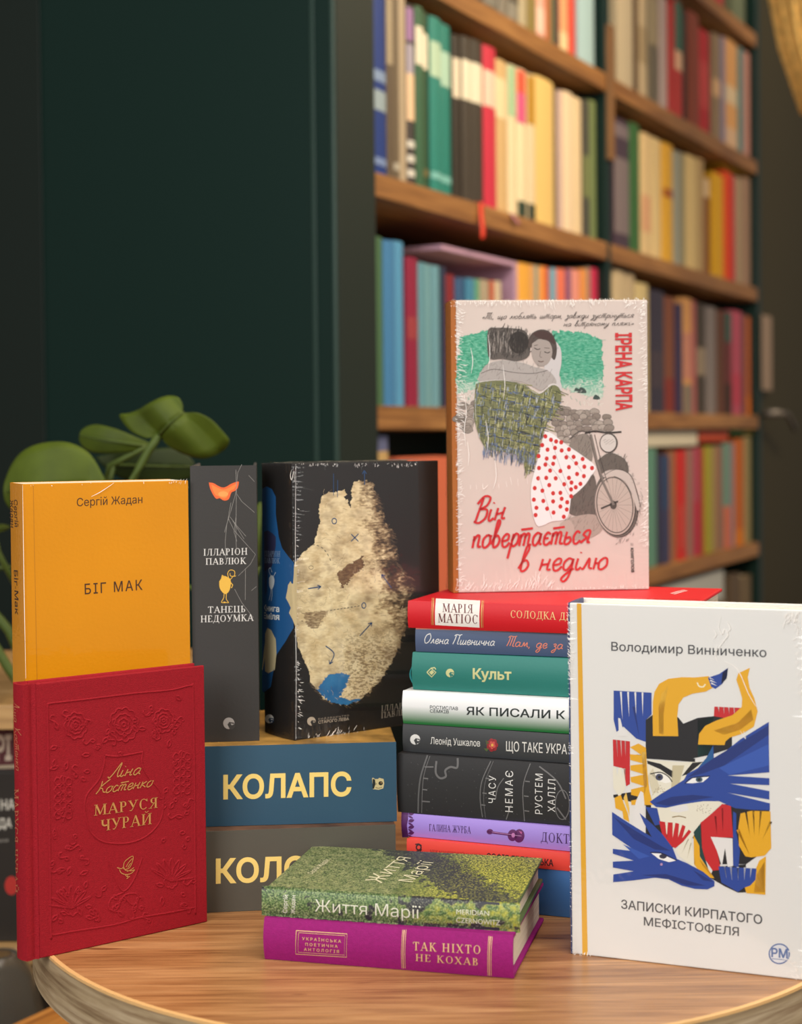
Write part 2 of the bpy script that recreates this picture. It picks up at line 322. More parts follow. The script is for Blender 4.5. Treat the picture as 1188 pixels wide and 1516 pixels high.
class Art:
    """Print lying on one face of a book; points are given as pixels of the photograph and land on the face itself."""
    def __init__(self, bk, face, tr=None, base=.00012):
        self.bk, self.face, self.tr = bk, face, tr or (lambda u, v: (u, v)); self.V, self.Fc, self.C = [], [], []; self.base = base; self.layer = 0
        Mi = bk['Mi']; self.o = Mi @ CAM; self.R3 = Mi.to_3x3()
    def p(self, u, v):
        d = self.R3 @ ray(*self.tr(u, v)); o = self.o
        if self.face == 'front': t = -o.y / d.y; q = o + d * t; return Vector((q.x, q.z))
        t = -o.x / d.x; q = o + d * t
        if self.bk['bulge']:
            for _ in range(8): t = .5 * t + .5 * (-bulge_at(self.bk, q.y) - o.x) / d.x; q = o + d * t
        return Vector((q.y, q.z))
    def put(self, pts2, faces, col, layer=None):
        k = len(self.V); L = self.layer if layer is None else layer; h = self.base + STEP * L
        self.V += [(q[0], q[1], h) for q in pts2]
        c = (*lin(col), 1)
        for f in faces: self.Fc.append(tuple(i + k for i in f)); self.C.append(c)
    def poly2(self, q, col):
        q = [Vector((a[0], a[1])) for a in q]
        if len(q) <= 4 and len(q) > 2:
            self.put(q, [tuple(range(len(q)))], col); return
        self.put(q, tessellate_polygon([[Vector((a.x, a.y, 0)) for a in q]]), col)
    def poly(self, pts, col, smooth=0):
        if smooth: pts = catmull(list(pts) + [pts[0]], smooth)[:-1]
        self.poly2([self.p(*a) for a in pts], col)
    def line2(self, q, w, col, taper=False):
        q = [Vector((a[0], a[1])) for a in q]; n = len(q); vs = []
        for i in range(n):
            t = q[min(i + 1, n - 1)] - q[max(i - 1, 0)]
            if t.length < 1e-9: t = Vector((1, 0))
            t.normalize(); nn = Vector((-t.y, t.x)); ww = w / 2
            if taper: ww *= .25 + .75 * math.sin(math.pi * min(.93, max(.07, i / (n - 1))))
            vs += [q[i] + nn * ww, q[i] - nn * ww]
        self.put(vs, [(2 * i, 2 * i + 1, 2 * i + 3, 2 * i + 2) for i in range(n - 1)], col)
    def line(self, pts, w, col, smooth=0, taper=False):
        if smooth: pts = catmull(pts, smooth)
        q = [self.p(*a) for a in pts]
        x0, y0 = self.tr(0, 0); x1, _ = self.tr(1, 0); m = (self.p(*pts[0]) - self.p(pts[0][0], pts[0][1] + 1)).length
        self.line2(q, w * m, col, taper)
    def ell(self, cx, cy, rx, ry, col, n=20, rot=0, a0=0, a1=360, w=0):
        c, s = math.cos(rot), math.sin(rot); pts = []
        for k in range(n + 1):
            t = math.radians(a0 + (a1 - a0) * k / n); x, y = rx * math.cos(t), ry * math.sin(t); pts.append((cx + x * c - y * s, cy + x * s + y * c))
        if w: self.line(pts, w, col)
        else: self.poly(pts[:-1] if a1 - a0 >= 360 else pts, col)
    def frame(self, p0, p1, pt, width, cap):
        a, b, c = self.p(*p0), self.p(*p1), self.p(*pt); return a, (b - a) / width, (c - a) / cap
    def text(self, s, p0, p1, pt, col, bold=0, space=1.0):
        v, f = text_mesh(s, bold, space); x0, x1 = min(q[0] for q in v), max(q[0] for q in v)
        a, e1, e2 = self.frame(p0, p1, pt, x1 - x0, CAP)
        self.put([a + e1 * (x - x0) + e2 * y for x, y in v], f, col)
    def serif(self, s, p0, p1, pt, col, thick=.15, thin=.06, track=.06):
        w = sum(SERIF[c][0] + track for c in s) - track
        a, e1, e2 = self.frame(p0, p1, pt, w, 1.0); x = 0
        def L(q, wd): 
            for i in range(len(q) - 1):
                A, B = Vector(q[i]), Vector(q[i + 1]); t = (B - A).normalized(); n = Vector((-t.y, t.x)) * wd / 2; B = B + t * .01
                self.put([a + e1 * (x + k.x) + e2 * k.y for k in (A + n, A - n, B - n, B + n)], [(0, 1, 2, 3)], col)
        def arc(cx, cy, rx, ry, a0, a1):
            n = 22; vs = []
            for k in range(n + 1):
                t = math.radians(a0 + (a1 - a0) * k / n); h = (thin + (thick - thin) * math.cos(t) ** 2)
                for d in (0, 1): vs.append(a + e1 * (x + cx + (rx - d * h) * math.cos(t)) + e2 * (cy + (ry - d * thin) * math.sin(t)))
            self.put(vs, [(2 * i, 2 * i + 1, 2 * i + 3, 2 * i + 2) for i in range(n)], col)
        for ch in s:
            for g in SERIF[ch][1]:
                k = g[0]
                if k == 'S':
                    L([(g[1], 0), (g[1], 1)], thick); L([(g[1] - .15, .02), (g[1] + .15, .02)], .05); L([(g[1] - .15, .98), (g[1] + .15, .98)], .05)
                elif k == 'T': L(g[1], thin)
                elif k == 'K': L(g[1], thick)
                elif k == 'F': y = .02 if g[2] == 0 else .98; L([(g[1] - .13, y), (g[1] + .13, y)], .05)
                elif k == 'B':
                    r = (g[3] - g[2]) / 2; arc(g[4] - (g[4] - g[1]) * .6, g[2] + r, (g[4] - g[1]) * .6, r, -90, 90); xm = g[4] - (g[4] - g[1]) * .6
                    L([(g[1], g[2] + thin / 2), (xm, g[2] + thin / 2)], thin); L([(g[1], g[3] - thin / 2), (xm, g[3] - thin / 2)], thin)
                elif k == 'L':
                    r = (g[3] - g[2]) / 2; arc(g[4] + (g[1] - g[4]) * .6, g[2] + r, (g[1] - g[4]) * .6, r, 90, 270); xm = g[4] + (g[1] - g[4]) * .6
                    L([(xm, g[2] + thin / 2), (g[1], g[2] + thin / 2)], thin); L([(xm, g[3] - thin / 2), (g[1], g[3] - thin / 2)], thin)
                elif k == 'O': arc(g[1], g[2], g[3], g[4], 0, 360)
                elif k == 'C': arc(g[1], g[2], g[3], g[4], 42, 318)
            x += SERIF[ch][0] + track
    def script(self, s, p0, p1, pt, col, pen=.07, slant=.25, taper=True):
        w = sum(SCRIPT[c][0] for c in s) + .1
        a, e1, e2 = self.frame(p0, p1, pt, w, 1.0); m = e2.length; x = 0
        for ch in s:
            for st in SCRIPT[ch][1]:
                q = [(x + px_ + slant * py_, py_) for px_, py_ in st]
                if len(q) > 2: q = catmull(q, 5)
                self.line2([a + e1 * k[0] + e2 * k[1] for k in q], pen * m, col, False)
            x += SCRIPT[ch][0]
    def raster(self, x0, y0, x1, y1, cell, fn):
        nx, ny = int((x1 - x0) / cell), int((y1 - y0) / cell); idx = {}; vs = []; L = self.base + STEP * self.layer
        def vid(i, j):
            if (i, j) not in idx: idx[(i, j)] = len(vs); vs.append(self.p(x0 + i * cell, y0 + j * cell))
            return idx[(i, j)]
        k = len(self.V); fs = []
        for j in range(ny):
            for i in range(nx):
                c = fn(x0 + (i + .5) * cell, y0 + (j + .5) * cell)
                if c is None: continue
                fs.append((vid(i, j), vid(i + 1, j), vid(i + 1, j + 1), vid(i, j + 1))); self.C.append((*lin(c), 1))
        self.V += [(q[0], q[1], L) for q in vs]; self.Fc += [tuple(a + k for a in f) for f in fs]
    def up(self, n=1): self.layer += n; return self
    def done(self, name, m=None, label=None):
        bm = bmesh.new(); cl = bm.loops.layers.float_color.new('ink'); bk = self.bk
        vs = [bm.verts.new(v) for v in self.V]
        for f, c in zip(self.Fc, self.C):
            if len(set(f)) < 3: continue
            try: fc = bm.faces.new([vs[i] for i in f])
            except ValueError: continue
            for l in fc.loops: l[cl] = c
        B = bk['bulge'] if self.face == 'spine' else 0
        if B:
            T = bk['T']
            for k in range(1, 14):
                bmesh.ops.bisect_plane(bm, geom=bm.verts[:] + bm.edges[:] + bm.faces[:], plane_co=(T * k / 14, 0, 0), plane_no=(1, 0, 0))
        for v in bm.verts:
            a, b, h = v.co
            if self.face == 'front': v.co = (a, -h, b)
            else: v.co = (-(h + (bulge_at(bk, a) if B else 0)), a, b)
        o = from_bm(name, bm, m or INK, bk['root'], recalc=False)
        if label: o['label'] = label
        return o
def bulge_at(bk, y):
    t = min(1, max(0, y / bk['T'])); return bk['bulge'] * (1 - (2 * t - 1) ** 2)
def fbm(x, y, s, z=0, o=4):
    return noise.fractal(Vector((x * s, y * s, z)), 1.0, 2.0, o)
def mixc(a, b, t):
    t = min(1, max(0, t)); return tuple(a[i] + (b[i] - a[i]) * t for i in range(3))

# ------------------------------------------------------------------ a bound book: x from spine to fore-edge, y from front to back, z from tail to head
def make_book(P, x, z, Wd, T, H, cover, label, group, spine=None, back=None, bulge=.0, groove=.0, board=.0025, square=.003, pages=True, soft=False, hinge=.0015):
    x = Vector(x).normalized(); z = (Vector(z) - x * Vector(z).dot(x)).normalized(); y = z.cross(x)
    M = Matrix(((x.x, y.x, z.x, P[0]), (x.y, y.y, z.y, P[1]), (x.z, y.z, z.z, P[2]), (0, 0, 0, 1)))
    root = empty('book', M, label, 'book', group)
    bk = dict(root=root, M=M, Mi=M.inverted(), W=Wd, T=T, H=H, bulge=bulge)
    b = board if not soft else .0006; sq = square if not soft else .0002; spine = spine or cover; back = back or cover
    g = .009 if groove else hinge
    extrude_profile('front_cover', [(g, 0), (Wd, 0), (Wd, b), (g, b)], 0, H, cover, root, min(.0008, b * .3))
    extrude_profile('back_cover', [(g, T - b), (Wd, T - b), (Wd, T), (g, T)], 0, H, back, root, min(.0008, b * .3))
    out = []
    if groove:
        for k in range(7):
            t = k / 6; out.append((g - t * .006, groove * math.sin(math.pi * t) ** 2))
    else: out.append((g, 0))
    n = 12
    for k in range(n + 1):
        t = k / n; out.append((-bulge * (1 - (2 * t - 1) ** 2), T * t))
    if groove:
        for k in range(7):
            t = k / 6; out.append((g - (1 - t) * .006, T - groove * math.sin(math.pi * t) ** 2))
    else: out.append((g, T))
    inn = [(g, T - b)] + [(max(.0008, b * .8) - bulge * (1 - (2 * t - 1) ** 2), T * t) for t in [1 - (b + (T - 2 * b) * k / 8) / T for k in range(9)]] + [(g, b)]
    o = extrude_profile('spine', out + inn, 0, H, spine, root, 0)
    for pl in o.data.polygons: pl.use_smooth = abs(pl.normal.z) < .5
    o.modifiers.new('edges', 'EDGE_SPLIT').split_angle = math.radians(35)
    box('page_block', (.0012 + b * .5, b, sq), (Wd - sq, T - b, H - sq), pages_mat(), root, .0003)
    return bk
def film(bk, amp=.0006, seed=0, faces=('front', 'spine', 'head'), reach=.009):
    """clear shrink film pulled over the book, puckered along its edges"""
    Wd, T, H = bk['W'], bk['T'], bk['H']; bm = bmesh.new(); e = .0009
    def pk(d, s, k):
        r = reach * (.55 + .9 * abs(noise.noise(Vector((s * 55, seed, k)))))
        return math.exp(-d / r) * abs(noise.noise(Vector((s * 300 + 60 * d * noise.noise(Vector((s * 20, k, 0))), d * 45, seed + k)))) * 1.6
    def grid(nu, nv, f):
        vs = [[bm.verts.new(f(i / nu, j / nv)) for i in range(nu + 1)] for j in range(nv + 1)]
        for j in range(nv):
            for i in range(nu): bm.faces.new((vs[j][i], vs[j][i + 1], vs[j + 1][i + 1], vs[j + 1][i]))
    def ff(u, v):
        x, z = u * Wd, v * H
        h = amp * (pk(z, x, 1) + pk(H - z, x, 2) + pk(Wd - x, z, 3) + .8 * pk(x, z, 4)) + .00015 * noise.noise(Vector((x * 24, z * 24, seed)))
        w = noise.noise(Vector((x * 16, z * 9, seed + 9)))
        if w > .22: h += amp * 1.1 * (w - .22) * abs(noise.noise(Vector((x * 210, z * 90, seed + 2)))) * 2
        return (x * 1.004 - .0003, -(e + h), z)
    grid(int(Wd / .00065), int(H / .00065), ff)
    if 'spine' in faces:
        grid(40, 320, lambda u, v: (-(e + bulge_at(bk, u * T) + amp * (pk(v * H, u * T, 5) + pk(H - v * H, u * T, 6) + .5 * abs(noise.noise(Vector((u * 6, v * 60, seed)))))), u * T, v * H))
    if 'head' in faces:
        grid(200, 24, lambda u, v: (u * Wd, v * T, H + e + .9 * amp * noise.noise(Vector((u * 40, v * 4, seed + 5)))))
    m = MATS.get('clear_film')
    if not m:
        m = bpy.data.materials.new('clear_film'); MATS['clear_film'] = m; m.use_nodes = True; nt = m.node_tree; nt.nodes.clear()
        o = nt.nodes.new('ShaderNodeOutputMaterial'); mx = nt.nodes.new('ShaderNodeMixShader'); t = nt.nodes.new('ShaderNodeBsdfTransparent'); gl = nt.nodes.new('ShaderNodeBsdfGlossy')
        gl.inputs['Roughness'].default_value = .07; fr = nt.nodes.new('ShaderNodeMapRange'); lw = nt.nodes.new('ShaderNodeLayerWeight'); lw.inputs['Blend'].default_value = .12; nt.links.new(lw.outputs['Fresnel'], fr.inputs['Value']); fr.inputs['From Min'].default_value = 0; fr.inputs['From Max'].default_value = 1; fr.inputs['To Min'].default_value = .045; fr.inputs['To Max'].default_value = .35; fr.interpolation_type = 'SMOOTHERSTEP'; nt.links.new(lw.outputs['Facing'], fr.inputs['Value'])
        t.inputs['Color'].default_value = (.985, .985, .985, 1)
        nt.links.new(fr.outputs['Result'], mx.inputs[0]); nt.links.new(t.outputs[0], mx.inputs[1]); nt.links.new(gl.outputs[0], mx.inputs[2]); nt.links.new(mx.outputs[0], o.inputs[0])
    o = from_bm('shrink_wrap', bm, m, bk['root'], True); o['label'] = 'clear puckered plastic film'
    return o

def film_glints(bk, fl, seed, strokes, edges):  # opaque white strokes stand in for specular glints on the film
    """painted glints of the film: short white slivers along the edges; edges = (x0, y0, x1, y1, direction x, y, count, length) in pixels"""
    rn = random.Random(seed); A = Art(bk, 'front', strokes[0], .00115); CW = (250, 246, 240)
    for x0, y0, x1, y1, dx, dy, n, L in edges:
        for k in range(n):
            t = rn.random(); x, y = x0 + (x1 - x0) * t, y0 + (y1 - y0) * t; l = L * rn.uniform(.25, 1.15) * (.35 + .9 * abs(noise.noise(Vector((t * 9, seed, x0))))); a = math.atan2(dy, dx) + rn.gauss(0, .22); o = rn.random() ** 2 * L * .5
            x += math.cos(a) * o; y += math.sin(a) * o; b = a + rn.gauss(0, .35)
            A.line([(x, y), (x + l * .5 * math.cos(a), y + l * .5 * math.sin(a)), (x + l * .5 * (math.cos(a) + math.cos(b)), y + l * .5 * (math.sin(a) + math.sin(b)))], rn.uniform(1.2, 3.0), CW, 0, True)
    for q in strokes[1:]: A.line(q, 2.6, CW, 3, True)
    o = A.done('painted_glint'); o.parent = fl; o['label'] = 'painted white glints along the film'; return o

# ================================================================== the room
GREEN = mat('dark_green_paint', (9, 36, 30), .40, .05, 60, .3)
E_ = Vector((.4644, .8856, 0)).normalized(); IN_ = Vector((-E_.y, E_.x, 0)); BO = Vector((-.036, 2.3, 0))
BM = Matrix(((E_.x, IN_.x, 0, BO.x), (E_.y, IN_.y, 0, BO.y), (0, 0, 1, 0), (0, 0, 0, 1)))
def placed(o, M): o.matrix_world = M; return o
fl = struct(box('floor', (-3, -2, -.05), (4, 7, 0), wood('floor_oak', (92, 66, 44), (112, 82, 56), (132, 100, 70), 1, .5), None, 0))
wl = struct(placed(box('wall_left', (-.1165, 0, 0), (-.004, 1.9, 3), GREEN, None, .003), BM))
tr1 = struct(placed(box('trim_1', (-.1185, .030, 0), (-.1165, .036, 3), mat('green_edge_highlight', (42, 64, 56), .35), None, .0006), BM))  # lighter green paints in the highlight along the panel edge
tr2 = struct(placed(box('trim_2', (-.1185, -.002, 0), (-.1125, .004, 3), mat('green_edge_highlight', (42, 64, 56), .35), None, .0015), BM))  # corner bevel highlight, put into the colour as well
tr3 = struct(placed(box('trim_3', (-.1195, .527, 0), (-.1165, 1.9, 3), mat('dark_olive_panel', (9, 24, 17), .55), None, .001), BM))
WALLR = mat('olive_wall', (56, 50, 30), .7, .05, 40)
wr = struct(placed(box('wall_right', (2.210, .02, 0), (5.5, .12, 3), WALLR, None, 0), BM))
wb = struct(placed(box('wall_back', (-.004, .40, 0), (5.5, .5, 3), mat('dark_back_wall', (30, 34, 30), .8), None, 0), BM))

# ------------------------------------------------------------------ bookcase
SHELF = wood('shelf_wood', (112, 72, 34), (150, 102, 52), (178, 128, 72), 0, 1.0, .45)
SHZ = dict(D=.455, C=.800, B=1.145, A=1.490, T=1.833, U=2.175)
DIV = 1.008; END = 2.172
bc = empty('bookcase', BM, 'tall dark green bookcase with brown wooden shelves full of books', 'bookcase')
box('front_stile', (-.1115, -.003, 0), (0, .018, 2.95), mat('warm_lit_stile', (21, 31, 22), .55), bc, .001)  # olive cast of the warm light is mixed into this green
box('side_panel', (-.004, .0, 0), (0, .34, 2.95), GREEN, bc, .0005)
box('side_panel', (END, 0, 0), (END + .035, .34, 2.95), GREEN, bc, .001)
box('divider', (DIV - .012, .002, 0), (DIV + .013, .34, 2.95), GREEN, bc, .001)
box('back_panel', (0, .335, 0), (END, .345, 2.95), mat('bookcase_back', (20, 38, 36), .6), bc, 0)
for k, z in SHZ.items():
    box('shelf', (0, 0, z - .036), (DIV - .012, .335, z), SHELF, bc, .0015)
    box('shelf', (DIV + .013, 0, z - .036), (END, .335, z), SHELF, bc, .0015)
box('plinth', (0, .03, 0), (END, .335, .10), GREEN, bc, .001)
WUP = wood('upright_wood', (104, 70, 36), (132, 92, 50), (150, 110, 64), 2, 1.0, .5)
box('wooden_cleat', (DIV - .008, -.006, 1.66), (DIV + .022, .004, 1.935), WUP, bc, .001)
box('wooden_cleat', (-.055, -.012, 1.792), (-.002, -.003, 1.86), WUP, bc, .001)

def bc_local(x, y):
    n = -IN_; P = on_plane(x, y, BO + IN_ * .012, n); q = BM.inverted() @ P; return q
PAGE = mat('book_paper', (214, 200, 170), .8)
def shelf_book(row, x0, x1, ytop, col, label, bands=(), group=None, depth=None, lean=0):
    z = SHZ[row]; ym = dict(U=0, T=60, A=250, B=480, C=720, D=860)[row]
    a, b = bc_local(x0, ym).x, bc_local(x1, ym).x
    if a < DIV - .05: a, b = max(a, .001), min(b, DIV - .0135)
    else: a, b = max(a, DIV + .0145), min(b, END - .0015)
    h = bc_local((x0 + x1) / 2, ytop).z - z
    w = max(.004, (b - a) * .985); h = min(max(h, .10), .300); dp = depth or random.uniform(.135, .185)
    inset = random.uniform(.0, .006)
    bm = bmesh.new(); n = 6; prof = []
    for k in range(n + 1):
        t = k / n; prof.append((w * t, .004 * (2 * t - 1) ** 2 * min(1, w / .02)))
    t_ = min(.0025, w * .2)
    prof += [(w, dp), (w - t_, dp), (w - t_, .008), (t_, .008), (t_, dp), (0, dp)]
    lo = [bm.verts.new((x, y, 0)) for x, y in prof]; hi = [bm.verts.new((x, y, h)) for x, y in prof]; m_ = len(prof)
    for i in range(m_): bm.faces.new((lo[i], lo[(i + 1) % m_], hi[(i + 1) % m_], hi[i]))
    for tri in tessellate_polygon([[Vector((x, y, 0)) for x, y in prof]]):
        bm.faces.new([lo[i] for i in tri]); bm.faces.new([hi[i] for i in tri])
    o = from_bm('book', bm, mat('shelf_book_%d_%d_%d' % tuple(col), col, .5))
    M = BM @ Matrix.Translation((a, .012 + inset, z + .0006))
    if lean: M = M @ Matrix.Rotation(lean, 4, 'Y')
    o.matrix_world = M; tag(o, label, 'book', group)
    box('page_block', (t_, .0085, .002), (w - t_, dp - .003, h - .003), PAGE, o, 0)
    for f0, f1, c in bands:
        bm = bmesh.new(); vs = []
        for k in range(n + 1):
            t = .03 + .94 * k / n; y = .004 * (2 * t - 1) ** 2 * min(1, w / .02) - .0004
            vs.append((bm.verts.new((w * t, y, h * f0)), bm.verts.new((w * t, y, h * f1))))
        for i in range(n): bm.faces.new((vs[i][0], vs[i + 1][0], vs[i + 1][1], vs[i][1]))
        from_bm('spine_label', bm, mat('spine_label_%d_%d_%d' % tuple(c), c, .55), o)
    return o
CR = (226, 214, 186); LT = (206, 200, 186)
GA = 'books on the second shelf down, left bay'; GT = 'books on the top shelf, left bay'; GB = 'books on the third shelf down, left bay'
HA = 'books on the second shelf down, right bay'; HT = 'books on the top shelf, right bay'; HB = 'books on the third shelf down, right bay'; HC = 'books on the fourth shelf down, right bay'
HU = 'books above the topmost right shelf'
